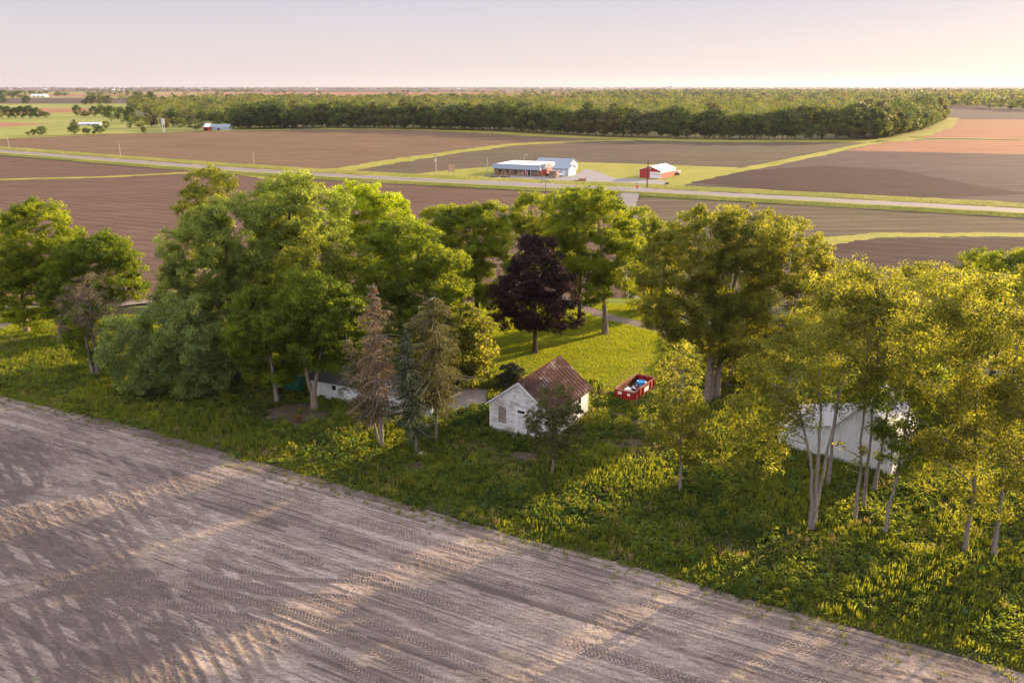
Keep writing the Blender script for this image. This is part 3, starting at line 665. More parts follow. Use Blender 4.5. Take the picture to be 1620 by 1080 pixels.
T('thin tree leaning left, nearest of the cluster before the garage', (1352, 822), [(1365, 560, 38, 72), (1350, 720, 22, 30)], 'leaf_gold', 'bark_grey', group=GR, tr_r=.15, dens=.5, leaf=.2, bough=1.1, sub=15, hollow=0)
T('thin upright tree in the cluster before the garage', (1366, 802), [(1395, 520, 46, 66), (1402, 600, 36, 50), (1360, 460, 40, 40)], 'leaf_gold', 'bark_grey', group=GR, tr_r=.15, dens=.5, leaf=.2, bough=1.1, sub=15, hollow=0)
T('thin tree touching the right corner of the garage', (1383, 775), [(1375, 470, 50, 50), (1410, 500, 46, 60), (1450, 560, 40, 60)], 'leaf_gold', 'bark_grey', group=GR, tr_r=.16, dens=.6, leaf=.19, bough=1.3, sub=15, hollow=0)
T('dark leafy tree on a trunk leaning right, beside the garage', (1398, 846), [(1430, 650, 38, 66), (1445, 600, 34, 48), (1418, 700, 28, 40), (1455, 700, 26, 40)], 'leaf_dark', 'bark_grey', group=GR, tr_r=.16, dens=.8, leaf=.19, bough=1.3, sub=15, hollow=0)
T('slender gold-leaved tree, left one of the pair at the right edge', (1527, 872), [(1490, 560, 56, 90), (1455, 500, 46, 64), (1515, 670, 50, 62), (1500, 450, 46, 40), (1480, 740, 40, 30), (1540, 765, 34, 32), (1505, 790, 26, 20)], 'leaf_gold', 'bark_grey', group=GR, tr_r=.16, dens=.52, leaf=.19, bough=1.3, sub=15, hollow=0)
T('slender gold-leaved tree, right one of the pair at the right edge', (1572, 886), [(1585, 560, 54, 100), (1610, 660, 46, 70), (1550, 500, 46, 66), (1560, 700, 40, 50), (1592, 775, 34, 42), (1556, 800, 20, 22)], 'leaf_gold', 'bark_grey', group=GR, tr_r=.17, dens=.52, leaf=.19, bough=1.3, sub=15, hollow=0)
T('gold-leaved tree behind the pair at the right edge', (1480, 655), [(1440, 480, 56, 60), (1490, 500, 56, 70), (1420, 560, 46, 54), (1500, 600, 50, 60)], 'leaf_gold', 'bark', group=GR, tr_r=.28, dens=.6, leaf=.24)
T('dark green tree behind the gold ones at the right edge', (1570, 600), [(1560, 445, 48, 46), (1610, 450, 44, 56), (1580, 500, 60, 50)], 'leaf_bright', 'bark_dark', group=GR, tr_r=.35)
T('tree cut off by the right edge of the photo', (1650, 700), [(1650, 480, 50, 76), (1640, 560, 50, 60)], 'leaf_gold', 'bark', group=GR, tr_r=.3, dens=.8)
T('leafless pinkish shrubby tree behind the giant maple, against the dark field', (1368, 500), [(1368, 450, 30, 28)], 'leaf_bud', 'bark_grey', group=GR, tr_r=.15, dens=.25, leaf=.18)
T('small tree at the right edge hanging over the weeds', (1640, 905), [(1640, 700, 44, 90), (1630, 620, 44, 60)], 'leaf_gold', 'bark_grey', group=GR, tr_r=.18, dens=.5, leaf=.19, bough=1.3, sub=15, hollow=0)
# the grove runs on to the right; these cast the evening shade over the field
for i, (x, y) in enumerate([(58, 70), (70, 56), (61, 38), (92, 50), (50, 26), (96, 28)]):
    r_ = np.random.default_rng(900+i); h = r_.uniform(11, 17); w_ = r_.uniform(3.2, 4.6)
    ld, wd = grow([(0, 0, h*.62, w_, w_, h*.30), (r_.uniform(-1.5, 1.5), r_.uniform(-1.5, 1.5), h*.42, w_*.9, w_*.9, h*.2)], None, leaf=.40, dens=.32, bough=1.2, seed=900+i, tr_r=.25)
    place_tree('deciduous_tree', 'gold-leaved tree of the grove beyond the right edge of the photo', 'tree', (x, y, 0), ld, wd, 'leaf_gold', 'bark_grey', 'grove trees past the right edge')

# conifers: whorled, drooping boughs carrying needle sprays
def conifer(label, base, top, halfw, z0f, lm, bark, name='spruce_tree', dens=1.0, trunks=None, seed=0, bare=0.0, tr_r=.22, shape=.9, mats2=None):
    rg = np.random.default_rng(seed); g = at(*base); X0, Y0 = g; tx, h = atY(top[0], top[1], Y0); lean = tx-X0
    wm = abs(atY(base[0]+halfw, base[1], Y0)[0]-X0); segs = []; C = []; T_ = []
    zz = np.linspace(-.3, h, 14); P = np.c_[lean*(zz/h)+.12*np.sin(zz*.5), .1*np.cos(zz*.4), zz]; segs.append((P, tr_r*(1-zz/h*.9)))
    z = h*z0f
    while z < h*.985:
        f = (z-h*z0f)/(h*(1-z0f)); L = wm*((1-f)**shape*.95+.05)*rg.uniform(.75, 1.15); nb = int(5+3*(1-f))
        if z0f > 0 and f < .15: L *= .75
        for b in range(nb):
            a = rg.uniform(0, 2*math.pi); l = L*rg.choice([.35, .6, .85, 1.0, 1.3])*rg.uniform(.8, 1.1); c = np.array([lean*z/h, 0, z])
            e_ = c+np.array([math.cos(a)*l, math.sin(a)*l, -l*rg.uniform(.05, .40)]); m = (c+e_)/2+np.array([0, 0, l*.08]); t = np.linspace(0, 1, 6)[:, None]
            Q = (1-t)**2*c+2*t*(1-t)*m+t*t*e_; segs.append((Q, np.linspace(.045, .012, 6)))
            if rg.random() < bare*(1.3-f): continue
            k = int(l*80*dens)+14; u = rg.uniform(.18, 1.03, k); pp = (1-u[:, None])**2*c+2*u[:, None]*(1-u[:, None])*m+u[:, None]**2*e_
            wdt = .22+.34*l*(1-np.abs(u-.55))
            side = np.array([-math.sin(a), math.cos(a), 0]); off = rg.normal(size=k)
            pp = pp+side*(off*wdt*.55)[:, None]; pp[:, 2] -= np.abs(rg.normal(size=k))*.16+np.abs(off)*wdt*.15
            C.append(pp); T_.append(np.clip(np.full(k, rg.uniform(.2, .8))+rg.normal(size=k)*.15, 0, 1))
        z += rg.uniform(.26, .42)
    if trunks:
        t0 = at(*trunks)-g; 
    C = np.concatenate(C); T_ = np.concatenate(T_); V, F = leaf_quads(C, .24, rg, .5, None, .38)
    return segs, (V, F, T_), (X0, Y0, 0)
def put_conifer(*a, **k):
    segs, ld, loc = conifer(*a, **k); nm = k.get('name', 'spruce_tree')
    return place_tree(nm, a[0], 'tree', loc, ld, tubes(segs, 6), a[5], a[6], GR)
put_conifer('tall thinning brown spruce with bare grey limbs in front of the white shed', (603, 707), (590, 447), 50, .22, 'needle_brown', 'bark_grey', seed=41, bare=.45, tr_r=.24, dens=.5, shape=.7)
put_conifer('bluish half dead spruce leaning left from the foot of the brown spruce', (600, 704), (548, 530), 40, .2, 'needle_olive', 'bark_grey', seed=42, bare=.45, tr_r=.15, dens=.7, shape=.6)
put_conifer('narrow blue-green spruce between the brown spruce and the olive spruce', (659, 718), (640, 516), 36, .2, 'needle_blue', 'bark_grey', seed=43, bare=.15, tr_r=.15, dens=.9, shape=.7)
put_conifer('wide olive brown spruce left of the white house', (689, 699), (686, 462), 60, .27, 'needle_olive', 'bark_grey', seed=44, bare=.2, tr_r=.17, dens=.8, shape=.5)
T('shaggy dark cedar with bare lower trunk in front of the white house', (874, 750), [(877, 638, 28, 34), (862, 662, 27, 34), (892, 672, 30, 38), (908, 690, 16, 24), (872, 702, 32, 18), (850, 680, 16, 22)], 'needle_olive', 'bark', name='cedar_tree', group=GR, dens=1.3, leaf=.15, bough=.65, tr_r=.16, droop=.4)
put_conifer('low spreading dark evergreen behind the white house', (808, 612), (808, 573), 34, .02, 'needle_dark', 'bark_dark', name='yew_bush', seed=46, dens=2.0, tr_r=.1, shape=.35)

# ------------------------------------------------------------------ weeds, grass, lawn (nobody could count these)
def in_poly(P, c):
    c = np.array(c); ins = np.zeros(len(P), bool); j = len(c)-1
    for i in range(len(c)):
        cond = ((c[i, 1] > P[:, 1]) != (c[j, 1] > P[:, 1])) & (P[:, 0] < (c[j, 0]-c[i, 0])*(P[:, 1]-c[i, 1])/(c[j, 1]-c[i, 1]+1e-9)+c[i, 0])
        ins ^= cond; j = i
    return ins
HOUSE = dict(x=-2.35, y=78.5, a=R(-30), W=7.3, L=9.0)
def local(P, x, y, a): 
    q = P-np.array([x, y]); return np.c_[q[:, 0]*math.cos(a)+q[:, 1]*math.sin(a), -q[:, 0]*math.sin(a)+q[:, 1]*math.cos(a)]
LAWN = px((700, 470), (1030, 470), (1050, 560), (1030, 600), (990, 640), (940, 600), (860, 600), (780, 610), (740, 600), (690, 560))
def blocked(P):
    h = local(P, HOUSE['x'], HOUSE['y'], HOUSE['a']); b = (h[:, 0] > -.1) & (h[:, 0] < HOUSE['W']+.1) & (h[:, 1] > -.1) & (h[:, 1] < HOUSE['L']+.1)
    d = local(P, 12.07, 87.13, R(-33.5)); b |= (d[:, 0] > -.2) & (d[:, 0] < 2.7) & (d[:, 1] > -.2) & (d[:, 1] < 6.3)
    d = local(P, -23.9, 88.1, R(-25)); b |= (d[:, 0] > -1) & (d[:, 0] < 12.7) & (d[:, 1] > -.2) & (d[:, 1] < 5.4)
    d = local(P, 27.2, 74.6, R(-40)); b |= (d[:, 0] > -.2) & (d[:, 0] < 12) & (d[:, 1] > -.2) & (d[:, 1] < 9)
    b |= in_poly(P, px((612, 655), (640, 640), (700, 615), (775, 615), (770, 640), (700, 652), (650, 662)))
    for (x, y, r) in [(990, 702, 1.5), (1010, 668, 1.0), (830, 722, 1.4), (655, 738, 1.2), (470, 655, 3.6)]:
        c = at(x, y); b |= ((((P-c)/np.array([1.4, 1]))**2).sum(1) < .7*r*r) & (vnoise(P, 1.3, 5) > .36)
    b |= np.min([np.abs(np.linalg.norm(P-q, axis=1)) for q in LANE[::2]], axis=0) < 1.7
    return b
def scatter(n, box, seed):
    rg = np.random.default_rng(seed); return np.c_[rg.uniform(box[0], box[1], n), rg.uniform(box[2], box[3], n)], rg
def in_view(P, m=60):
    c, s = math.cos(PITCH), math.sin(PITCH); f = P[:, 1]*c+H*s; u = P[:, 1]*s-H*c
    return (np.abs(P[:, 0]/f*FPX) < 810+m) & (540-FPX*u/f < 1080+m)
def weeds(name='undergrowth', label='broad-leaved green weeds covering the ground between the field and the buildings', n=80000, leafs=.22, thr=0.0, hm=1.0, seed=61, mat='weed', m=15):
    # broad-leaved clumps
    P, rg = scatter(n, (-75, 60, 36, 120), seed)
    ed = edge_dist(P); nn = vnoise(P, .22, 62); n2 = vnoise(P, .7, 63)
    keep = in_view(P) & ~blocked(P) & ~in_poly(P, LAWN) & (ed < .4-1.6*rg.random(len(P))) & (nn+.35*n2 > np.where(ed > -2.2, .70+thr*.5, .44+thr)) & (P[:, 1] < 112)
    keep &= (rg.random(len(P)) < np.clip(90/np.maximum(P[:, 1], 40)-.45, .25, 1))
    P = P[keep]; ed = ed[keep]; h = (.18+.55*np.clip(vnoise(P, .35, 64)-.25, 0, 1)+.25*rg.random(len(P)))*np.where(ed > -2.5, .5, 1.0)*hm
    C = np.zeros((len(P), m, 3)); a = rg.uniform(0, 2*math.pi, (len(P), m)); r = rg.random((len(P), m))**.6*(.16+.42*h)[:, None]
    C[..., 0] = P[:, :1]+np.cos(a)*r; C[..., 1] = P[:, 1:]+np.sin(a)*r; C[..., 2] = h[:, None]*(1-(r/(.2+.45*h)[:, None])**2*.7)*rg.uniform(.45, 1.1, (len(P), m))+.05
    T_ = np.clip(1.5*(vnoise(P, .25, 65)-.5)[:, None]+.42+(vnoise(P, 1.6, 66)-.5)[:, None]+rg.normal(size=C.shape[:2])*.16, 0, 1)
    V, F = leaf_quads(C.reshape(-1, 3), leafs, rg, 1.1)
    me = np_mesh(name, V, F, [M[mat]], attrs={'tone': np.repeat(T_.ravel(), 4)})
    tag(link(bpy.data.objects.new(name, me)), label, 'undergrowth', kind='stuff')
def blades(name, label, cat, n, seed, mask, hfun, mat, m=7, wdt=.035, lean=.3, box=(-75, 60, 36, 120), spread=.12, tone=.5):
    P, rg = scatter(n, box, seed); P = P[in_view(P)]; P = P[~blocked(P)]; P = P[mask(P, rg)]
    h = hfun(P, rg); k = len(P); a = rg.uniform(0, 2*math.pi, (k, m)); b = P[:, None]+rg.normal(size=(k, m, 2))*spread
    hh = h[:, None]*rg.uniform(.6, 1.2, (k, m)); wa = rg.uniform(0, math.pi, (k, m)); wx = np.cos(wa)*wdt; wy = np.sin(wa)*wdt
    ln = hh*lean*rg.random((k, m))
    V = np.zeros((k, m, 4, 3)); tx = np.cos(a)*ln; ty = np.sin(a)*ln
    V[:, :, 0, 0] = b[..., 0]-wx; V[:, :, 0, 1] = b[..., 1]-wy; V[:, :, 1, 0] = b[..., 0]+wx; V[:, :, 1, 1] = b[..., 1]+wy
    V[:, :, 2, 0] = b[..., 0]+tx*.6+wx*.8; V[:, :, 2, 1] = b[..., 1]+ty*.6+wy*.8; V[:, :, 2, 2] = hh*.75
    V[:, :, 3, 0] = b[..., 0]+tx-wx*.3; V[:, :, 3, 1] = b[..., 1]+ty-wy*.3; V[:, :, 3, 2] = hh
    F = np.arange(k*m*4).reshape(-1, 4)
    T_ = np.clip(tone+.6*(vnoise(P, .4, seed+3)-.5)[:, None]+rg.normal(size=(k, m))*.15, 0, 1)
    me = np_mesh(name, V.reshape(-1, 3), F, [M[mat]], attrs={'tone': np.repeat(T_.ravel(), 4)})
    tag(link(bpy.data.objects.new(name, me)), label, cat, kind='stuff')
weeds()
weeds('burdock_patches', 'darker large-leaved burdock growing in patches among the weeds', 9000, .42, .33, 1.0, 161, 'bigweed', 11)
weeds('brushy_weeds', 'knee-high brushy lumps of yellow-green weeds scattered through the undergrowth', 3500, .2, .22, 2.1, 261, 'leafy_brush', 60)
blades('tall_grass', 'tall green grass among the weeds along the field edge', 'grass', 42000, 71, lambda P, rg: (edge_dist(P) < -1.0) & ~in_poly(P, LAWN) & (vnoise(P, .16, 72) > .50) & (P[:, 1] < 108), lambda P, rg: .45+.5*vnoise(P, .3, 73), 'grassblade', 8, .04)
blades('short_grass', 'sparse short grass and seedlings creeping into the field edge', 'grass', 230000, 74, lambda P, rg: (edge_dist(P) < 3.4-4.2*rg.random(len(P))**.45) & (edge_dist(P) > -4) & (vnoise(P, .6, 75) > .40), lambda P, rg: .07+.22*rg.random(len(P))**2, 'grassblade', 7, .04, .8)
blades('low_grass', 'thin low grass showing between the weeds', 'grass', 60000, 174, lambda P, rg: (edge_dist(P) < -.5) & ~in_poly(P, LAWN) & (P[:, 1] < 112), lambda P, rg: .12+.25*rg.random(len(P)), 'grassblade', 6, .05, .8, spread=.2, tone=.4)
blades('dry_weeds', 'pale dry stalks standing in the weeds', 'weeds', 16000, 76, lambda P, rg: (edge_dist(P) < -.6) & ~in_poly(P, LAWN) & (vnoise(P, .35, 77) > .60), lambda P, rg: .3+.5*rg.random(len(P)), 'dryweed', 9, .035, .5)
blades('lawn_grass', 'short sunlit lawn grass behind the white house', 'grass', 80000, 78, lambda P, rg: in_poly(P, px((690, 470), (1040, 470), (1060, 560), (1040, 610), (985, 655), (940, 620), (780, 640), (660, 600))), lambda P, rg: .06+.10*rg.random(len(P)), 'lawnblade', 6, .05, 1.0, (-25, 30, 78, 130), .2)
blades('lawn_grass', 'sunlit rough grass at the left edge behind the maples', 'grass', 30000, 79, lambda P, rg: in_poly(P, px((-60, 490), (240, 500), (330, 620), (100, 600), (-60, 590))), lambda P, rg: .12+.25*rg.random(len(P)), 'lawnblade', 6, .05, .8, (-85, -20, 75, 125), .2)

# ------------------------------------------------------------------ white abandoned house
def build_house():
    W, L, he, hr, f = HOUSE['W'], HOUSE['L'], 3.35, 6.15, .32
    r = empty('wooden_house', (HOUSE['x'], HOUSE['y'], 0), HOUSE['a'])
    tag(r, 'small white wooden house with peeling clapboards and a rusted metal roof', 'house')
    m = MB().box(.02, W-.02, .02, L-.02, -.2, f); m.build('foundation', M['rock'], r)
    m = MB(); t = .12
    front = [(0, 0, f), (W, 0, f), (W, 0, he), (W/2, 0, hr), (0, 0, he)]
    m.prism(front, (0, t, 0)); m.prism([(x, L-t, z) for x, y, z in front], (0, t, 0))
    m.box(0, t, t, L-t, f, he); m.box(W-t, W, t, L-t, f, he)
    wall = m.build('wall', M['clapboard'], r)
    for nm, x0, y0, x1, y1 in [('corner_board', -.03, -.03, .10, .10), ('corner_board', W-.10, -.03, W+.03, .10), ('corner_board', W-.10, L-.10, W+.03, L+.03), ('corner_board', -.03, L-.10, .10, L+.03)]:
        MB().box(x0, x1, y0, y1, f, he-.05).build(nm, M['white'], r)
    # roof: two slopes with standing seams
    o, oy = .42, .35; sl_ = (hr-he)/(W/2); ze = he-o*sl_; th = .07
    rf = MB(); rf.prism([(-o, -oy, ze), (W/2, -oy, hr), (W/2, -oy, hr+th*1.3), (-o, -oy, ze+th)], (0, L+2*oy, 0))
    rf.prism([(W+o, -oy, ze), (W/2+.002, -oy, hr), (W/2+.002, -oy, hr+th*1.3), (W+o, -oy, ze+th)], (0, L+2*oy, 0))
    roof = rf.build('roof', M['oldroof'], r)
    sm = MB(); y = -oy+.05
    while y < L+oy:
        for x0, x1 in ((-o-.02, W/2), (W+o+.02, W/2)):
            sm.prism([(x0, y, ze+th-.01), (x1, y, hr+th*1.3-.01), (x1, y, hr+th*1.3+.05), (x0, y, ze+th+.05)], (0, .05, 0))
        y += .62
    sm.tube([(W/2, -oy, hr+.12), (W/2, L+oy, hr+.12)], .06, 6); sm.build('standing_seam', M['rust'], roof)
    fa = MB()
    for y0 in (-oy-.03,):
        fa.prism([(-o, y0, ze-.12), (W/2, y0, hr-.12), (W/2, y0, hr+.02), (-o, y0, ze+.02)], (0, .05, 0))
        fa.prism([(W+o, y0, ze-.12), (W/2, y0, hr-.12), (W/2, y0, hr+.02), (W+o, y0, ze+.02)], (0, .05, 0))
    fa.build('fascia', M['white'], r)
    # door, a little open-jointed, with a transom
    x0 = 3.35; d = MB().box(x0, x0+.92, -.02, .04, f, 2.55).build('door', M['clapboard'], r)
    MB().box(x0+.12, x0+.80, -.035, -.021, .50, .95).box(x0+.12, x0+.42, -.035, -.021, 1.2, 2.2).box(x0+.52, x0+.80, -.035, -.021, 1.2, 2.2).build('door_panel', M['offwhite'], d)
    MB().box(x0+.80, x0+.86, -.08, -.02, 1.15, 1.22).build('handle', M['rust'], d)
    MB().box(x0+.05, x0+.87, -.03, .03, 2.66, 2.92).build('transom', M['darkglass'], r)
    MB().box(x0-.14, x0-.003, -.06, .02, f, 3.02).box(x0+.923, x0+1.06, -.06, .02, f, 3.02).box(x0-.16, x0+1.08, -.065, .02, 3.023, 3.18).box(x0, x0+.92, -.055, .02, 2.56, 2.65).build('door_frame', M['white'], r)
    MB().box(x0-.25, x0+1.15, -.75, -.08, -.1, .22).build('doorstep', M['rock'], r)
    wn = MB(); x1 = 1.05
    for k in range(12): wn.box(x1+.02*((k*7) % 3), x1+.98-.02*((k*5) % 3), -.05, -.005, 1.1+k*.155, 1.1+k*.155+.145)
    wd = wn.build('boarded_window', M['rust_board'], r)
    MB().box(x1-.1, x1+1.1, -.12, .01, .98, 1.08).build('sill', M['white'], wd)
    # windows of the long sides
    for ys in (2.3, 6.2):
        for xs, sgn in ((W, 1), (0, -1)):
            a, b = (xs+.005, xs+.03) if sgn > 0 else (xs-.03, xs-.005)
            wi = MB().box(a, b, ys, ys+.85, 1.1, 2.85).build('window', M['darkglass'], r)
            c, e_ = (xs+.002, xs+.09) if sgn > 0 else (xs-.09, xs-.002)
            MB().box(c, e_, ys-.13, ys-.002, 1.0, 2.98).box(c, e_, ys+.852, ys+.98, 1.0, 2.98).box(c, e_, ys-.15, ys+1.0, 2.983, 3.1).box(c, e_, ys, ys+.85, 1.93, 2.0).build('frame', M['white'], wi)
            MB().box(c-.03, e_+.03, ys-.17, ys+1.02, .93, .998).build('sill', M['white'], wi)
M['rust_board'] = plain('weathered_boards', (.26, .21, .18), .9, .45, 3)
build_house()

# ------------------------------------------------------------------ red roll-off dumpster and what lies in it
def build_dumpster():
    W, L, h = 2.43, 6.0, 1.30; r = empty('roll_off_dumpster', (12.07, 87.13, 0), R(-33.5))
    tag(r, 'open red roll-off dumpster full of rubbish on the dirt track by the white house', 'dumpster')
    b = MB(); z0 = .28
    b.box(0, W, 0, L, z0, z0+.08); b.box(0, W, 0, .07, z0+.08, h); b.box(0, W, L-.07, L, z0+.08, h); b.box(0, .07, .07, L-.07, z0+.08, h); b.box(W-.07, W, .07, L-.07, z0+.08, h)
    body = b.build('body', M['dumpred'], r)
    MB().box(-.06, W+.06, -.06, .09, h+.002, h+.10).box(-.06, W+.06, L-.09, L+.06, h+.002, h+.10).box(-.06, .09, .092, L-.092, h+.002, h+.10).box(W-.09, W+.06, .092, L-.092, h+.002, h+.10).build('top_rail', M['dumprail'], r)
    for k in range(6):
        y = .35+k*1.05; MB().box(-.09, -.002, y, y+.14, z0, h).build('rib', M['dumpred'], r); MB().box(W+.002, W+.09, y, y+.14, z0, h).build('rib', M['dumpred'], r)
    for x in (0.0, W/2-.05, W-.12): MB().box(x, x+.12, -.075, -.002, z0+.15, h).build('rib', M['dumpred'], r)
    MB().box(0, W, -.09, -.002, z0-.04, z0+.14).build('sill_beam', M['dumpred'], r)
    MB().box(.1, W-.1, .078, .10, z0+.1, h).box(.074, .10, .11, L-.11, z0+.1, h).box(W-.10, W-.074, .11, L-.11, z0+.1, h).build('liner', M['rust'], body)
    MB().box(.6, .75, .1, L-.1, .08, z0).box(W-.75, W-.6, .1, L-.1, .08, z0).build('skid', M['black'], r)
    for x in (.30, W-.42):
        for y in (.35, L-.5): MB().tube([(x, y, .14), (x+.14, y, .14)], .14, 12).build('wheel', M['black'], r)
    for x, w_, h_ in ((.42, .48, .36), (1.62, .36, .32)):
        s = MB().box(x, x+w_, -.088, -.080, .80, .80+h_).build('warning_sticker', M['white'], r)
        q = MB()
        for k in range(4): q.box(x+.05, x+w_-.05-.04*(k % 2), -.092, -.0885, .84+k*.07, .86+k*.07)
        q.build('sticker_print', M['stopred'], s)
    s = MB().box(W+.093, W+.10, 2.7, 3.9, .55, 1.1).build('warning_sticker', M['white'], r)
M['dumpred'] = plain('dumpster_red', (.26, .020, .018), .75, .5, 2.5, .15)
M['dumprail'] = plain('worn_red_rail', (.24, .09, .06), .7, .5, 4)
build_dumpster()
def loc_pt(x, y, z, ox=12.07, oy=87.13, a=R(-33.5)): return (ox+x*math.cos(a)-y*math.sin(a), oy+x*math.sin(a)+y*math.cos(a), z)
rg = np.random.default_rng(77)
mb = MB()
for i in range(70):
    x, y = rg.uniform(.3, 2.1), rg.uniform(.5, 4.6); z = .45+.4*rg.random()*math.sin(math.pi*(x/2.43)); a = rg.uniform(0, 3.14); l, w_, t_ = rg.uniform(.2, .8), rg.uniform(.08, .35), rg.uniform(.03, .2)
    c, s = math.cos(a), math.sin(a); tz = rg.uniform(-.35, .35); mb.cm = int(rg.integers(0, 4))
    V = [(x+c*u-s*v, y+s*u+c*v, z+u*tz+q) for q in (0, t_) for v in (-w_/2, w_/2) for u in (-l/2, l/2)]
    mb.add(V, [(0, 2, 3, 1), (4, 5, 7, 6), (0, 1, 5, 4), (2, 6, 7, 3), (0, 4, 6, 2), (1, 3, 7, 5)])
tag(mb.build('debris', [M['offwhite'], M['rust_board'], M['greypaint'], M['rust']], loc=(12.07, 87.13, 0), rz=R(-33.5)), 'heap of white and grey rubble inside the red dumpster', 'rubbish', kind='stuff')
m = MB(); n = 16
V = [(0, 0, .95)]; 
ring = lambda r_, z: [(r_*math.cos(2*math.pi*k/n), r_*math.sin(2*math.pi*k/n), z) for k in range(n)]
V = ring(.62, .75)+ring(.60, 1.02)+ring(.52, 1.10)+ring(.45, 1.04)
F = [(i*n+k, i*n+(k+1) % n, (i+1)*n+(k+1) % n, (i+1)*n+k) for i in range(3) for k in range(n)]+[tuple(3*n+k for k in range(n)), tuple(range(n))[::-1]]
m.add(V, F); tag(m.build('plastic_tub', M['blue'], loc=loc_pt(1.35, 4.4, .1), smooth=False), 'round blue plastic tub lying on the rubble in the dumpster', 'tub')
m = MB().box(-.35, .35, -.25, .25, 0, .30).box(-.30, .30, -.2, .2, .30, .42); tag(m.build('appliance', M['white'], loc=loc_pt(1.0, 1.3, .75), rz=.5), 'white scrapped appliance on the near end of the dumpster load', 'appliance')

# ------------------------------------------------------------------ long white shed under the trees
def build_shed():
    r = empty('white_shed', (-23.9, 88.1, 0), R(-25)); L, W, he, hr = 12.6, 5.0, 2.35, 3.2
    tag(r, 'long low white shed with a dark roof half hidden under the trees', 'shed')
    MB().box(0, L, 0, W, -.2, .12).build('foundation', M['concrete'], r)
    m = MB(); m.box(.03, L-.03, .03, W-.03, .12, he)
    m.prism([(L-.13, .03, he), (L-.13, W-.03, he), (L-.13, W/2, hr)], (.1, 0, 0)); m.prism([(.03, .03, he), (.03, W-.03, he), (.03, W/2, hr)], (.1, 0, 0)); m.build('wall', M['shedwhite'], r)
    o = .35; q = o*(hr-he)/(W/2); m = MB()
    m.prism([(-.3, -o, he-q), (-.3, W/2, hr), (-.3, W/2, hr+.1), (-.3, -o, he-q+.08)], (L+.6, 0, 0)); m.prism([(-.3, W+o, he-q), (-.3, W/2+.002, hr), (-.3, W/2+.002, hr+.1), (-.3, W+o, he-q+.08)], (L+.6, 0, 0)); m.build('roof', M['shedroof'], r)
    for x in (3.2, 8.2):
        wi = MB().box(x, x+.6, .0, .028, 1.35, 1.9).build('window', M['darkglass'], r); MB().box(x-.07, x-.002, -.02, .028, 1.28, 1.97).box(x+.602, x+.67, -.02, .028, 1.28, 1.97).build('frame', M['white'], wi)
    MB().box(L-.028, L+.02, 1.7, 2.7, .15, 2.1).build('door', M['offwhite'], r)
M['shedwhite'] = corrugated('white_siding', (.66, .67, .68), .3, 'X', (.54, .53, .52)); M['shedroof'] = plain('dark_shingle', (.07, .065, .06), .9, .3, 2)
build_shed()
sheet('concrete_pad', px((612, 655), (640, 640), (700, 612), (775, 612), (770, 636), (700, 654), (650, 664)), .035, M['concrete'])
# ------------------------------------------------------------------ white garage behind the thin trees
def build_garage():
    r = empty('white_garage', (27.2, 74.6, 0), R(-40)); tag(r, 'white gabled garage with a lower lean-to behind the thin trees at the right', 'garage')
    L = 6.5; P = [(0, 0, .2), (11, 0, .2), (11, 0, 3.6), (8.2, 0, 7.2), (5.4, 0, 3.9), (0, 0, 2.3)]
    MB().box(-.02, 11.02, -.02, L+.02, -.2, .2).build('foundation', M['concrete'], r)
    MB().prism(P, (0, L, 0)).build('wall', M['shedwhite'], r)
    m = MB(); o = .3; th = .09
    for (a, b) in (((-.3, 2.2), (5.4, 3.92)), ((5.1, 3.55), (8.2, 7.25)), ((11.35, 3.2), (8.203, 7.25))):
        m.prism([(a[0], -o, a[1]), (b[0], -o, b[1]), (b[0], -o, b[1]+th), (a[0], -o, a[1]+th)], (0, L+2*o, 0))
    rf = m.build('roof', M['garageroof'], r)
    m = MB()
    for (a, b) in (((-.3, 2.2), (5.4, 3.92)), ((5.1, 3.55), (8.2, 7.25)), ((11.35, 3.2), (8.203, 7.25))):
        m.prism([(a[0], -o-.04, a[1]-.14), (b[0], -o-.04, b[1]-.14), (b[0], -o-.04, b[1]+.06), (a[0], -o-.04, a[1]+.06)], (0, .038, 0))
    m.build('fascia', M['white'], r)
    MB().box(6.6, 9.6, -.03, .0, .2, 2.7).build('door', M['offwhite'], r)
    wi = MB().box(1.6, 2.5, -.02, .002, 1.1, 1.8).build('window', M['offwhite'], r)
M['garageroof'] = corrugated('faded_white_roof', (.34, .33, .34), .4, 'Y')
build_garage()
# ------------------------------------------------------------------ small things of the farmyard
def drum(label, p, mat, rad=.29, h=.88, name='steel_drum'):
    r = empty(name, (p[0], p[1], 0)); tag(r, label, 'drum')
    MB().tube([(0, 0, .02), (0, 0, h*.33), (0, 0, h*.335), (0, 0, h*.36), (0, 0, h*.365), (0, 0, h*.66), (0, 0, h*.665), (0, 0, h*.69), (0, 0, h*.695), (0, 0, h)], [rad, rad, rad*1.05, rad*1.05, rad, rad, rad*1.05, rad*1.05, rad, rad], 16).build('body', mat, r, smooth=False)
    MB().tube([(0, 0, h+.002), (0, 0, h+.03)], [rad*1.04, rad*1.04], 16).build('rim', M['rust'], r)
drum('pale dented steel drum with a rusty rim on the concrete pad by the spruces', at(679, 659), M['offwhite'], .42, 1.25)
drum('small dark rusty drum standing in the shade left of the white shed', at(473, 668), M['rust'], .3, .8)
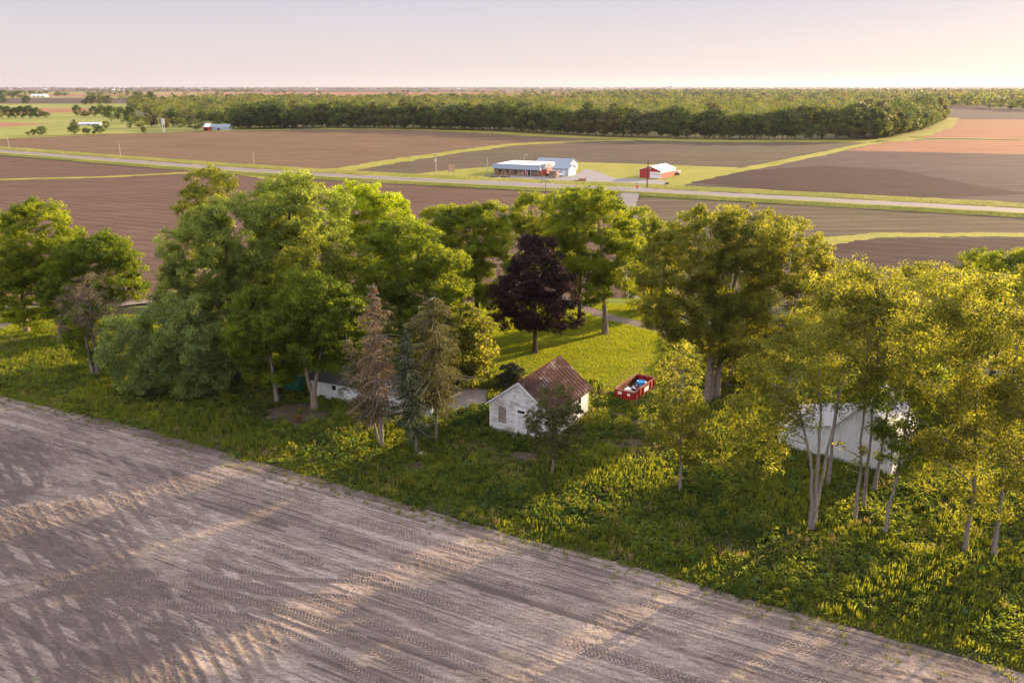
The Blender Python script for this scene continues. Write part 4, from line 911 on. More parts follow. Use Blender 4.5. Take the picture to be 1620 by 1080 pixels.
def rock(label, p, r0, seed):
    rg = np.random.default_rng(seed); n, k = 12, 7; V = []
    for i in range(k+1):
        ph = math.pi*i/k
        for j in range(n):
            th = 2*math.pi*j/n; q = r0*(1+.22*rg.normal()*.6); V.append((q*math.sin(ph)*math.cos(th)*1.3, q*math.sin(ph)*math.sin(th), q*math.cos(ph)*.6+r0*.25))
    F = [(i*n+j, i*n+(j+1) % n, (i+1)*n+(j+1) % n, (i+1)*n+j) for i in range(k) for j in range(n)]
    tag(MB().add(V, F).build('boulder', M['rock'], loc=(p[0], p[1], 0)), label, 'boulder')
rock('pale boulder at the foot of the narrow blue-green spruce', at(666, 721), .5, 3)
r = empty('satellite_dish', tuple(at(765, 590))+(0,), .6); tag(r, 'white satellite dish on a short post at the edge of the lawn', 'satellite dish')
MB().tube([(0, 0, -.1), (0, 0, 1.5)], .05, 8).build('post', M['steel'], r)
V = [(0, 0, 0)]; F = []
for i in range(1, 5):
    for j in range(20):
        q = i/4*.95; V.append((q*math.cos(j*math.pi/10), (q*q)*-.22, q*math.sin(j*math.pi/10)))
for j in range(20): F.append((0, 1+j, 1+(j+1) % 20))
for i in range(3):
    for j in range(20): F.append((1+i*20+j, 1+(i+1)*20+j, 1+(i+1)*20+(j+1) % 20, 1+i*20+(j+1) % 20))
d = MB().add(V, F).build('dish', M['white'], r); d.location = (0, 0, 2.0); d.rotation_euler = (R(25), 0, 0)
MB().tube([(0, 0, 1.2), (0, -.6, 1.5), (0, -.9, 2.1)], .025, 6).build('feed_arm', M['steel'], r)
p = at(1030, 676); tag(MB().box(-.12, .12, -.03, .03, 0, .75).box(-.05, .05, -.025, .025, .75, .95).build('marker_stake', M['white'], loc=(p[0], p[1], 0)), 'small white marker stake in the weeds left of the young slender tree', 'stake')
# green tank half hidden in the dark left of the white shed
r = empty('fuel_tank', tuple(at(458, 622))+(0,), R(-25)); tag(r, 'dark green fuel tank in the shade left of the white shed', 'tank')
MB().tube([(-1.9, 0, 1.5), (-1.8, 0, 1.5), (1.8, 0, 1.5), (1.9, 0, 1.5)], [.7, .95, .95, .7], 20).build('body', M['green_tarp'], r, smooth=False)
for x in (-1.2, 1.2): MB().box(x-.08, x+.08, -.7, .7, 0, .9).build('leg', M['rust'], r)

# ------------------------------------------------------------------ farm shop beyond the highway
def build_shop():
    r = empty('farm_shop', (-7.5, 340.0, 0), R(-25)); W, D = 20.8, 24.0
    tag(r, 'long low fieldstone shop with a blue-grey roof edge and white star on its red entrance', 'shop')
    MB().box(0, 13.2, 0, D, -.1, 2.5).box(17.0, W, 0, D, -.1, 2.5).box(13.2, 17.0, .5, D, -.1, 2.5).build('stone_wall', M['stone'], r)
    rd = MB().box(13.25, 16.95, .3, .49, 0, 2.5).build('entrance_wall', M['redmetal'], r)
    MB().box(15.5, 16.5, .24, .298, 0, 2.1).build('entrance_door', M['darkglass'], r)
    P = []
    for k in range(10):
        a = math.pi/2+k*math.pi/5; q = .62 if k % 2 == 0 else .25; P.append((14.4+q*math.cos(a), .22, 1.55+q*math.sin(a)))
    MB().prism(P, (0, .06, 0)).build('star', M['white'], r)
    MB().prism([(-.8, -1.1, 2.45), (-.8, .6, 4.3), (-.8, .6, 2.45)], (W+1.0, 0, 0)).build('mansard_roof', M['bluemetal'], r)
    MB().prism([(W+.21, 0, 2.45), (W-1.5, 0, 4.28), (W-1.5, 0, 2.45)], (0, 14, 0)).build('mansard_roof', M['shopgrey'], r)
    MB().box(-.3, W-1.55, .65, D-4, 2.52, 4.12).build('flat_roof', M['rooflat'], r)
    MB().box(W+.02, W+.15, .2, 14, 0, 2.44).build('red_side_wall', M['redmetal'], r)
    MB().prism([(W-.9, 3.0, 2.5), (W-.9, 6.6, 2.5), (W-.9, 4.8, 4.4)], (1.6, 0, 0)).build('dormer', M['bluemetal'], r)
    # taller hall at the back with its own roof
    MB().box(8.5, 24.5, D, D+10, -.1, 2.9).build('hall_wall', M['offwhite'], r)
    MB().prism([(24.5, D, 2.91), (24.5, D+10, 2.91), (24.5, D+5, 4.7)], (-16, 0, 0)).build('hall_gable', M['offwhite'], r)
    MB().prism([(8.1, D-.5, 2.75), (8.1, D+5, 4.8), (8.1, D+5, 4.95), (8.1, D-.5, 2.9)], (16.8, 0, 0)).prism([(8.1, D+10.5, 2.75), (8.1, D+5.003, 4.8), (8.1, D+5.003, 4.95), (8.1, D+10.5, 2.9)], (16.8, 0, 0)).build('hall_roof', M['bluemetal'], r)
    for x in (2.2, 5.6, 9.2): 
        wi = MB().box(x, x+1.3, -.05, -.003, 1.0, 1.9).build('window', M['darkglass'], r); MB().box(x-.1, x-.003, -.08, -.004, .9, 2.0).box(x+1.303, x+1.4, -.08, -.004, .9, 2.0).build('frame', M['signwood'], wi)
    MB().box(12, 12.8, 9, 9.8, 4.125, 4.7).box(17, 17.6, 6, 6.6, 4.125, 4.8).build('roof_vent', M['steel'], r)
    for x in (13.3, 14.5, 15.4, 16.8): MB().box(x, x+.15, -.35, -.2, 0, 2.45).build('porch_post', M['white'], r)
M['shopgrey'] = plain('weathered_shingles', (.20, .17, .17), .9, .2, 1); M['rooflat'] = plain('white_membrane', (.60, .53, .52), .8, .08, .3)
build_shop()
def build_grey():
    r = empty('grey_shed', (16.7, 335.2, 0), R(-27)); W, L, he, hr = 7.3, 7.9, 2.9, 4.2
    tag(r, 'pale grey metal shed with a blue-grey roof at the right end of the farm shop', 'shed')
    m = MB().box(0, W, 0, L, -.1, he); m.prism([(W-.1, 0, he), (W-.1, L, he), (W-.1, L/2, hr)], (.1, 0, 0)); m.prism([(0, 0, he), (0, L, he), (0, L/2, hr)], (.1, 0, 0)); m.build('wall', M['greypaint'], r)
    o = .3; q = o*(hr-he)/(L/2)
    MB().prism([(-o, -o, he-q), (-o, L/2, hr), (-o, L/2, hr+.12), (-o, -o, he-q+.1)], (W+2*o, 0, 0)).prism([(-o, L+o, he-q), (-o, L/2+.003, hr), (-o, L/2+.003, hr+.12), (-o, L+o, he-q+.1)], (W+2*o, 0, 0)).build('roof', M['bluemetal'], r)
    MB().box(W+.003, W+.05, 1.2, 4.4, 0, 2.4).build('door', M['white'], r); MB().box(W+.003, W+.05, 5.3, 6.3, 0, 2.1).build('door', M['white'], r)
    MB().box(4.6, 5.6, -.05, -.003, 0, 2.1).build('door', M['white'], r)
build_grey()
p = at(876, 281); r = empty('stone_kiosk', (p[0], p[1], 0), R(-27)); tag(r, 'small square fieldstone kiosk in front of the pale grey shed', 'kiosk')
MB().box(-1.6, 1.6, -1.2, 1.2, 0, 2.6).build('wall', M['stone'], r); MB().box(-1.8, 1.8, -1.4, 1.4, 2.602, 2.75).build('roof', M['shopgrey'], r)
for lab, x, y, c in [('white propane tank left of the pale grey shed door', 885.5, 279.5, 'white'), ('dark steel tank in the corner by the red side wall of the shop', 867, 279.5, 'black')]:
    p = at(x, y); r = empty('propane_tank', (p[0], p[1], 0), .4); tag(r, lab, 'tank'); MB().tube([(-1.1, 0, .8), (-1, 0, .8), (1, 0, .8), (1.1, 0, .8)], [.25, .48, .48, .25], 14).build('body', M[c], r)
    for q in (-.6, .6): MB().box(q-.06, q+.06, -.3, .3, 0, .45).build('leg', M['rust'], r)
def build_barn():
    r = empty('red_barn', (51.4, 327.3, 0), R(-33.6)); W, L, he, hr = 9.3, 14.9, 3.0, 4.6
    tag(r, 'red metal barn with a white roof, white trim and a white overhead door', 'barn')
    m = MB().box(.0, W, 0, L, -.1, he); m.prism([(0, 0, he), (W, 0, he), (W/2, 0, hr)], (0, .1, 0)); m.prism([(0, L-.1, he), (W, L-.1, he), (W/2, L-.1, hr)], (0, .1, 0)); m.build('wall', M['redmetal'], r)
    o = .35; q = o*(hr-he)/(W/2)
    MB().prism([(-o, -o, he-q), (W/2, -o, hr), (W/2, -o, hr+.13), (-o, -o, he-q+.12)], (0, L+2*o, 0)).prism([(W+o, -o, he-q), (W/2+.003, -o, hr), (W/2+.003, -o, hr+.13), (W+o, -o, he-q+.12)], (0, L+2*o, 0)).build('roof', M['whitemetal'], r)
    MB().box(W+.003, W+.05, 0, L, 2.1, 2.86).build('eave_band', M['white'], r)
    MB().box(-.1, .15, -.08, -.003, 0, he-.1).box(W-.15, W+.1, -.08, -.003, 0, he-.1).box(4.72, 4.89, -.07, -.003, 0, 2.6).box(W-.45, W-.28, -.07, -.003, 0, 2.6).build('trim', M['white'], r)
    d = MB()
    for k in range(4): d.box(4.9, W-.46, -.06, -.003, .05+k*.62, .05+k*.62+.60)
    d = d.build('overhead_door', M['white'], r)
    pn = MB()
    for k in range(4): pn.box(5.3+k*.95, 5.8+k*.95, -.075, -.062, 1.45, 1.72)
    pn.build('pane', M['darkglass'], d)
    MB().box(W/2-.25, W/2+.25, -.2, -.003, 3.6, 3.95).build('barn_light', M['white'], r)
build_barn()
def trailer(label, p, a, L=5.2, side=0, mat='black', white=False):
    r = empty('trailer', (p[0], p[1], 0), a); tag(r, label, 'trailer'); W = 2.1
    MB().box(-L/2, L/2, -W/2, W/2, .62, .76).build('bed', M[mat], r)
    for x in (-.55, .55):
        for y in (-W/2-.12, W/2-.1): MB().tube([(x, y, .36), (x, y+.22, .36)], .36, 14).build('wheel', M['black'], r)
    MB().tube([(-L/2, -.6, .62), (-L/2-1.3, 0, .5), (-L/2, .6, .62)], .06, 6).build('drawbar', M['black'], r)
    if side:
        m = MB()
        for k in range(8): m.box(L/2-.1-k*.35, L/2-.05-k*.35, -W/2, -W/2+.05, .762, 1.75).box(L/2-.1-k*.35, L/2-.05-k*.35, W/2-.05, W/2, .762, 1.75)
        m.box(L/2-.06, L/2, -W/2+.06, W/2-.06, .762, 1.8); m.build('side_rack', M['rust'], r)
        MB().box(L/2-2.6, L/2-.1, -W/2+.08, W/2-.08, .77, 1.55).build('load', M['signwood'], r)
    else:
        m = MB()
        for x in (-L/2, 0, L/2-.1): m.box(x, x+.1, -W/2-.002, -W/2+.08, .762, 1.25).box(x, x+.1, W/2-.08, W/2+.002, .762, 1.25)
        m.box(-L/2, L/2, -W/2-.001, -W/2+.06, 1.252, 1.33).box(-L/2, L/2, W/2-.06, W/2+.001, 1.252, 1.33); m.build('side_rack', M['rust'], r)
    if white: MB().box(-L/2+.2, L/2-.2, -W/2+.1, W/2-.1, .765, 1.5).build('cover', M['white'], r)
trailer('low black trailer parked on the gravel, left of two in line before the shop', at(778, 281.6), R(-8))
trailer('low black trailer parked on the gravel, right of two in line before the shop', at(796.5, 282.4), R(-8))
trailer('flatbed trailer with a rusty rack and brown load by the highway', at(917, 288.5), R(-10), 4.6, 1, 'rust')
trailer('small trailer under a white cover behind the right end of the red barn', at(1071, 276.5), R(-25), 2.8, 0, 'black', True)
# billboard
p = at(714.5, 280.5); r = empty('billboard', (p[0], p[1], 0), R(-12)); tag(r, 'reddish billboard on two posts beside the highway, left of the shop', 'billboard')
for x in (-1.1, 1.1): MB().box(x-.08, x+.08, -.08, .08, -.1, 4.9).build('post', M['wood_pole'], r)
b = MB().box(-1.35, 1.35, -.2, -.085, 2.4, 5.0).build('board', M['signwood'], r)
m = MB()
for k, (a, c) in enumerate([(-1.1, 1.1), (-.9, .8), (-1.15, 1.05), (-.7, .9)]): m.box(a, c, -.215, -.202, 4.6-k*.6, 4.72-k*.6)
m.build('board_print', M['offwhite'], b)
# ------------------------------------------------------------------ poles and signs along the highway
def pole(label, px_, top, arm=0, mat='wood_pole_pale', trans=False, lamp=False, name='utility_pole', rr=.17):
    g = at(*px_); h = atY(px_[0], top, g[1])[1]; r = empty(name, (g[0], g[1], 0), R(-27)); tag(r, label, 'street lamp' if lamp else 'utility pole', 'poles along the highway')
    MB().tube([(0, 0, -.3), (0, 0, h)], [rr, rr*.65], 8).build('pole', M[mat], r)
    if arm:
        MB().box(-arm, arm, -.16, -.04, h-.55, h-.35).build('crossarm', M['wood_pole'], r)
        for x in (-arm+.1, 0, arm-.1): MB().tube([(x, -.1, h-.35), (x, -.1, h-.12)], [.06, .045], 6).build('insulator', M['white'], r)
    if trans: MB().tube([(0, -.5, h-3.3), (0, -.5, h-2.1)], .33, 12).box(-.05, .05, -.3, 0, h-2.9, h-2.8).build('transformer', M['steel'], r)
    if trans: MB().box(-.5, .5, -.15, -.03, h-1.8, h-1.7).build('crossarm', M['wood_pole'], r)
    if lamp: MB().tube([(0, 0, h-.15), (.9, 0, h+.15)], .05, 6).build('arm', M['steel'], r); MB().box(.8, 1.5, -.2, .2, h+.05, h+.22).build('lamp_head', M['offwhite'], r)
pole('pale utility pole with a crossarm at the left edge of the photo', (15, 237), 213, 1.1)
pole('pale utility pole with a crossarm, second from the left edge', (191, 248.5), 224, 1.2)
pole('pale utility pole with a crossarm above the grove, third from the left', (402, 264), 238, 1.2)
pole('thin short post beside the third pale pole', (408, 264.5), 248, 0, 'wood_pole', name='fence_post', rr=.1)
pole('utility pole carrying a grey transformer left of the billboard', (690, 279), 243, 1.0, 'wood_pole_pale', True, rr=.22)
pole('plain pale pole at the left end of the farm shop', (771, 274), 249, 0, 'steel')
pole('plain thin pole before the right end of the shop front', (857, 290), 262, 0, 'wood_pole')
pole('short utility pole with a long crossarm on the near side of the highway', (863, 303), 284, 1.5, 'wood_pole')
pole('dark tall utility pole in front of the red barn', (1023.5, 297), 253.5, 0, 'bark_dark', rr=.22)
pole('pale thin pole at the right corner of the red barn', (1051.5, 297), 267.5, 0, 'steel', rr=.15)
pole('yard lamp on a tall pole rising behind the shop roof', (829.5, 262), 245.5, 0, 'steel', lamp=True, name='yard_lamp', rr=.12)
g = at(1007.5, 306); r = empty('stop_sign', (g[0], g[1], .3), R(-20)); tag(r, 'red octagonal stop sign under a green street name plate at the junction', 'sign')
MB().box(-.05, .05, -.03, .03, -.3, 2.9).build('post', M['steel'], r)
oct_ = lambda q, y: [(q*math.cos(math.pi/8+k*math.pi/4), y, 2.0+q*math.sin(math.pi/8+k*math.pi/4)) for k in range(8)]
s = MB().prism(oct_(.62, -.06), (0, .02, 0)).build('sign_plate', M['white'], r); MB().prism(oct_(.57, -.07), (0, .008, 0)).build('sign_face', M['stopred'], s)
fc = bpy.data.curves.new('lettering', 'FONT'); fc.body = 'STOP'; fc.size = .40; fc.align_x = 'CENTER'; fc.align_y = 'CENTER'; fc.extrude = .003; fc.materials.append(M['white'])
fo0 = bpy.data.objects.new('lettering_curve', fc); fme = bpy.data.meshes.new_from_object(fo0); bpy.data.objects.remove(fo0)
fo = link(bpy.data.objects.new('lettering', fme), s); fo.location = (0, -.076, 2.0); fo.rotation_euler = (math.pi/2, 0, 0)
MB().box(-.6, .6, -.02, .02, 2.92, 3.15).build('street_name_plate', M['signgreen'], r)
g = at(790.5, 289); r = empty('mailbox', (g[0], g[1], .5), 0); tag(r, 'small white mailbox on a post at the highway edge', 'mailbox')
MB().box(-.05, .05, -.05, .05, -.2, 1.0).build('post', M['wood_pole'], r); MB().tube([(-.28, 0, 1.17), (.28, 0, 1.17)], .17, 10).build('box', M['white'], r)

# ------------------------------------------------------------------ woods and distant trees
def wood_tree_data(seed, nleaf, leaf, h=1.0, rad=.36, low=.05, nb=26, brm=1.0):
    "unit-height woodland tree (height 1): boughs on an egg-shaped crown"
    rg = np.random.default_rng(seed); d = rg.normal(size=(nb, 3)); d[:, 2] += .25; d /= np.linalg.norm(d, axis=1)[:, None]
    B = np.array([0, 0, .56])+d*np.array([rad, rad, .42])*rg.uniform(.72, 1.0, nb)[:, None]; B[:, 2] = np.maximum(B[:, 2], low+.04)
    m = nleaf//nb; ld = rg.normal(size=(nb, m, 3)); ld /= np.linalg.norm(ld, axis=2)[..., None]
    br = brm*rg.uniform(.08, .15, nb); C = (B[:, None]+ld*(br[:, None, None]*rg.uniform(.6, 1.05, (nb, m, 1)))).reshape(-1, 3)
    NN = (ld+d[:, None]*.6).reshape(-1, 3); T_ = np.clip(np.repeat(rg.normal(.45, .22, nb), m)+rg.normal(size=nb*m)*.12, 0, 1)
    V, F = leaf_quads(C, leaf, rg, .3, NN, .8); return V, F, T_
TRUNKU = tubes([(np.array([[0, 0, -.02], [.005, 0, .3], [0, .01, .75]]), np.array([.016, .013, .004]))], 5)
wl = {}
for c, (dk, lt) in {'a': ((.026, .050, .017), (.105, .145, .034)), 'b': ((.038, .062, .017), (.155, .180, .038)), 'c': ((.05, .055, .026), (.14, .13, .05)), 'd': ((.05, .065, .035), (.16, .18, .085))}.items():
    wl[c] = leafmat('woodland_leaf_'+c, dk, lt, (2.4, 2.0, .8), .4)
protos = []
for s in range(10):
    V, F, T_ = wood_tree_data(300+s, 1500, .062, rad=.29+.05*(s % 4), low=.02 if s % 3 else .08, nb=34, brm=1.15); k = 'aababdabcb'[s]
    V2, F2 = TRUNKU; VV = np.concatenate([V, V2]); FF = np.concatenate([F, F2+len(V)])
    protos.append(np_mesh('woodland_tree', VV, FF, [wl[k], M['bark']], mi=np.r_[np.zeros(len(F)), np.ones(len(F2))], attrs={'tone': np.r_[np.repeat(T_, 4), np.zeros(len(V2))]}))
def put_tree(label, x, y, h, wid=1.0, k=0, group=None, name='tree', cat='tree', rz=None):
    o = bpy.data.objects.new(name, protos[k % 10]); link(o); o.location = (x, y, -.1); o.scale = (h*wid, h*wid, h); o.rotation_euler = (0, 0, rz if rz is not None else (x*7.3+y*3.1) % 6.28)
    tag(o, label, cat, group); return o
# front edge of the long wood: every tree on its own
rg = np.random.default_rng(31)
EDGEPX = [(372, 204), (440, 203.5), (500, 202), (600, 203.5), (700, 205), (800, 207.5), (900, 213), (980, 216.5), (1050, 218.5), (1150, 220), (1250, 221), (1380, 220.5), (1410, 216), (1440, 210), (1466, 203), (1482, 196), (1488, 189), (1484, 183)]
WE = np.array([at(*p) for p in EDGEPX]); seg = np.linalg.norm(np.diff(WE, axis=0), axis=1); cs = np.r_[0, np.cumsum(seg)]
n_edge = 0
for row in range(3):
    s_ = rg.uniform(0, 5)
    while s_ < cs[-1] and n_edge < 292:
        x = np.interp(s_, cs, WE[:, 0]); y = np.interp(s_, cs, WE[:, 1]); i = min(np.searchsorted(cs, s_), len(WE)-1); d = WE[i]-WE[i-1]; d /= np.linalg.norm(d); nx = np.array([-d[1], d[0]])
        q = np.array([x, y])+nx*(2+row*8.5+rg.uniform(-2, 2)); h = (rg.uniform(16, 24) if row else rg.uniform(9, 22))*(.75+.5*vnoise(q[None], .025, 7)[0])
        put_tree(['tree in the shaded front edge of the long wood beyond the fields', 'tree in the second rank of the long wood beyond the fields', 'tree in the third rank of the long wood beyond the fields'][row], q[0], q[1], h, rg.uniform(1.0, 1.5), int(rg.integers(0, 10)), 'trees along the front edge of the long wood', 'woodland_tree'); n_edge += 1
        s_ += rg.uniform(5.5, 10) if s_ < 470 else rg.uniform(7, 11)
# the wood behind them
def mass(name, label, P, hfun, leafpx, nleaf, seed, mats='aabcbd', rad=.42, flat=1.15):
    rg = np.random.default_rng(seed); Vs, Fs, Ts, Ms, Ns = [], [], [], [], []
    pr = [wood_tree_data(seed+i, nleaf, 1.0, rad=rad, nb=11, low=.2, brm=1.5) for i in range(6)]
    # rebuild the quads at the right leaf size for the distance: keep centres only
    cen = [p[0].reshape(-1, 4, 3).mean(1) for p in pr]; ton = [p[2] for p in pr]
    for i, (x, y) in enumerate(P):
        j = int(rg.integers(0, 6)); h = hfun(x, y, rg); a = rg.uniform(0, 6.28); c, s = math.cos(a), math.sin(a); C = cen[j]*np.array([h*flat, h*flat, h])
        C = np.c_[x+C[:, 0]*c-C[:, 1]*s, y+C[:, 0]*s+C[:, 1]*c, C[:, 2]]
        Vs.append(C); Ts.append(np.clip(ton[j]*.6+.2+rg.normal()*.30, 0, 1)); Ns.append(C-np.array([x, y, h*.45])); Ms.append(np.full(len(C), rg.integers(0, len(mats)))); Fs.append(np.full(len(C), math.hypot(x, y)))
    C = np.concatenate(Vs); dist = np.concatenate(Fs); NN = np.concatenate(Ns); NN /= np.linalg.norm(NN, axis=1)[:, None]+1e-9; V, F = leaf_quads(C, leafpx*dist, rg, .2, NN*1.3, .9)
    ml = sorted(set(mats)); mi = np.array([ml.index(mats[int(q)]) for q in np.concatenate(Ms)])
    me = np_mesh(name, V, F, [wl[c] for c in ml], mi=mi, attrs={'tone': np.repeat(np.concatenate(Ts), 4)})
    return tag(link(bpy.data.objects.new(name, me)), label, 'woods', kind='stuff')
def fill(poly, spacing, seed, ymax=1e9):
    "points in a ground polygon with a spacing that grows with distance"
    rg = np.random.default_rng(seed); c = np.array(poly); y = c[:, 1].min(); out = []
    while y < min(c[:, 1].max(), ymax):
        sp = spacing(y); xs = np.arange(c[:, 0].min(), c[:, 0].max(), sp); q = np.c_[xs+rg.uniform(-.45, .45, len(xs))*sp, y+rg.uniform(-.45, .45, len(xs))*sp]
        q = q[(np.abs(q[:, 0]) < q[:, 1]*.78+60)]
        if len(q): out.append(q[in_poly(q, poly)])
        y += sp*.9
    return np.concatenate(out)
inner = WE+np.array([0, 27.0]); inner[-5:] += np.array([[-12, 0]])*np.arange(5)[:, None]*.6
WP = list(map(tuple, inner))+px((1450, 170), (1300, 163), (1100, 160.5), (800, 159), (600, 160), (400, 161), (280, 163), (200, 170), (215, 178), (270, 192), (330, 200))
P = fill(WP, lambda y: max(10.5, y/66), 50)
mass('woods', 'broad wood of mixed green and budding trees stretching behind its front edge', P, lambda x, y, rg: (rg.uniform(12, 18)*rg.uniform(.8, 1.15)*(.70+.6*vnoise(np.array([[x, y]]), .02, 7)[0])), .0013, 240, 400, rad=.38)
FW = px((1180, 157), (1300, 160), (1460, 167), (1620, 176), (1900, 182), (1900, 147), (1100, 147), (1000, 149), (900, 152), (1000, 155))
P = fill(FW, lambda y: y/60, 51); mass('far_woods', 'hazy woods filling the right half of the plain behind the long wood', P, lambda x, y, rg: rg.uniform(13, 23), .0024, 50, 420, rad=.36)
# tree lines out to the horizon
rg = np.random.default_rng(52); P = []
for k in range(70):
    y = math.exp(rg.uniform(math.log(2200), math.log(13000))); x = rg.uniform(-.72, .72)*y
    if x > .05*y and y < 3000: continue
    L = rg.uniform(.02, .16)*y*(1.6 if x > 0 else 1); n = int(L/(y/110))+2; t = rg.uniform(0, 1, n)
    P += [(x+L*q, y+rg.normal()*y*.008) for q in t]
for k in range(12):
    y = 11000+k*750; xs = np.arange(-.75*y, .75*y, y/330)+0; ph = vnoise(np.c_[xs/y*7, np.full(len(xs), k)], 1, 90+k)
    P += [(x+rg.normal()*y*.004, y+rg.normal()*150) for x, q in zip(xs, ph) if q > (.52 if k > 5 else .58)]
mass('far_treelines', 'blue hazy lines of trees along the flat horizon', np.array(P), lambda x, y, rg: rg.uniform(8, 17), .0013, 46, 440, flat=2.2)
# trees and shrubs of the pastures at the left
LT = [(42.5, 164.5, 152, 7, 'round lone tree below the white arched barn'), (3, 164, 151, 7, 'tree at the left edge below the tree clump by the white arched barn'), (8, 156, 143, 9, 'tree in the clump left of the white arched barn, cut by the left edge'), (20, 155.5, 144.5, 7, 'tree in the middle of the clump left of the white arched barn'),
 (34, 155.5, 143.5, 8, 'tallest tree of the clump left of the white arched barn'), (48, 149.5, 143.5, 3.5, 'small dark tree behind the left end of the white arched barn'), (54, 149, 144, 3, 'small dark tree behind the middle of the white arched barn'), (62, 149.5, 145, 2.8, 'small dark tree behind the right end of the white arched barn'),
 (3, 186.5, 167, 9, 'leftmost tree of the dark row across the pasture'), (14, 187, 168, 8, 'second tree from the left in the dark row across the pasture'), (25, 187, 170, 7, 'third tree from the left in the dark row across the pasture'), (35, 187, 168, 8, 'fourth tree from the left in the dark row across the pasture'), (48, 187, 167, 9, 'fifth tree from the left in the dark row across the pasture'), (60, 187, 170, 8, 'sixth tree from the left in the dark row across the pasture'), (71, 187, 177, 7, 'low pale tree at the right end of the dark row across the pasture'),
 (123, 184, 166, 7.5, 'upright tree standing alone between the dark row and the wood'), (136, 184.5, 175, 9, 'wide low tree right of the lone upright one'), (150, 184, 168, 8, 'dark tree at the left tip of the wood'), (163, 185, 166, 9, 'olive tree second from the left tip of the wood'), (177, 193, 168, 10, 'pale tree third from the left tip of the wood'), (192, 196, 170, 10, 'pale tree fourth from the left tip of the wood'), (208, 197, 168, 10, 'dark tree behind the gap with the small bush'),
 (134, 166, 158, 5, 'low dark tree at the left end of the far clump'), (145, 166, 150, 8, 'tall tree at the left of the far clump'), (158, 166, 150, 9, 'tall tree at the right of the far clump'), (171, 167, 152, 9, 'tree where the far clump meets the wood'), (202, 152, 145, 3, 'tiny dark tree alone on the far purple field'), (220, 166, 145, 9, 'tree at the far left shoulder of the wood'), (240, 168, 145, 10, 'dark tree at the far shoulder of the wood'),
 (44, 214, 208, 3, 'smallest shrub of three at the field edge, far left'), (53, 214, 204.5, 4.5, 'middle shrub of three at the field edge, far left'), (66, 214, 200, 7.5, 'largest shrub of three at the field edge, far left'), (118, 213.5, 196, 9, 'bushy olive shrub left of the long white roof'), (119, 205, 190, 6, 'brown tree behind the olive shrub by the long white roof'), (137, 212.5, 202, 6, 'olive shrub below the middle of the long white roof'), (149, 212, 207, 3.5, 'low dark shrub below the long white roof'), (160, 212, 200, 7, 'pale loose shrub below the right end of the long white roof'), (152, 203, 196.5, 6, 'flat shrub touching the right end of the long white roof'), (169, 204, 191.5, 5.5, 'bright round small tree right of the long white roof'), (205, 202.5, 195, 3.5, 'small bright bush in the gap of the wood'),
 (224, 203, 183.5, 10.5, 'large round bright tree in front of the wood, left'), (228, 210.5, 200.5, 4.5, 'small dark evergreen under the large round tree'), (262, 204, 184, 9, 'brown budding tree behind the white sign pillar'), (287, 204, 187, 8, 'round tree in front of the wood, right of the white sign pillar'), (310, 207.5, 188, 12, 'broad grey-green tree left of the blue-roofed building'), (368, 204, 194, 6, 'dark bush at the right end of the blue-roofed building'), (377, 202, 191, 5, 'brown bush right of the dark bush by the blue-roofed building'), (397, 203, 180, 13, 'silvery tree at the wood edge right of the blue-roofed building'), (429, 203, 176, 13, 'bright yellow-green tree standing out of the wood edge'),
 (240, 201, 176, 12, 'dark tall tree left of the brown budding one'), (275, 200, 172, 12, 'dark tall tree behind the round one'), (300, 200, 174, 12, 'tree behind the broad grey-green one'), (325, 199, 176, 11, 'tree behind the left end of the blue-roofed building'), (345, 199, 175, 12, 'tree behind the middle of the blue-roofed building'), (362, 199, 172, 12, 'budding pale tree behind the right end of the blue-roofed building'),
 (852, 263, 251.5, 7.5, 'olive bush rising behind the roof of the farm shop')]
kinds = {'brown': 8, 'budding': 8, 'pale': 6, 'grey-green': 5, 'silvery': 5, 'bright': 2, 'dark': 0, 'olive': 4}
for i, (x, yb, yt, hw, lab) in enumerate(LT):
    g = at(x, yb); h = atY(x, yt, g[1])[1]; w_ = abs(atY(x+hw, yb, g[1])[0]-g[0]); k = next((v for q, v in kinds.items() if q in lab), i*3)
    put_tree(lab, g[0], g[1], h*1.02, w_/(.36*h), k, 'trees and shrubs of the far pastures', 'shrub' if 'shrub' in lab or 'bush' in lab else 'deciduous_tree', 'shrub' if 'shrub' in lab or 'bush' in lab else 'tree')

# ------------------------------------------------------------------ distant buildings, turbines, elevator
def simple_building(label, name, cat, x0, x1, yb, h, depth, wall, roof, rh=.35, rz=0.0, dark=True):
    a = at(x0, yb); b = at(x1, yb); L = abs(b[0]-a[0]); r = empty(name, (a[0], a[1], -.2), rz); tag(r, label, cat)
    MB().box(0, L, 0, depth, 0, h).build('wall', M[wall], r)
    hr = h+depth*rh; o = .4
    MB().prism([(-o, -o, h-.1), (-o, depth/2, hr), (-o, depth+o, h-.1), (-o, depth/2, h+.01)], (L+2*o, 0, 0)).build('roof', M[roof], r)
    if dark:
        n = max(1, int(L/14))
        for k in range(n): MB().box(L*(k+.5)/n-1.0, L*(k+.5)/n+1.0, -.1, -.01, 0, min(2.4, h*.7)).build('door', M['darkglass'], r)
r = empty('arched_barn', tuple(at(48, 153))+(-.2,), 0); tag(r, 'long white arched barn far out on the left fields', 'barn')
Lb = at(71, 153)[0]-at(48, 153)[0]; n = 14; D = 26.0
prof = [(0, D/2-D/2*math.cos(math.pi*k/n), 8.5*math.sin(math.pi*k/n)) for k in range(n+1)]
MB().prism(prof, (Lb, 0, 0)).build('shell', M['white'], r)
for k in range(3): MB().box(Lb*(.2+.3*k), Lb*(.2+.3*k)+5, -.4, -.05, 0, 3).build('door', M['darkglass'], r)
simple_building('long low building with a white roof behind the shrubs at the left', 'long_barn', 'barn', 123, 157, 198, 1.2, 8, 'greypaint', 'offwhite', .18)
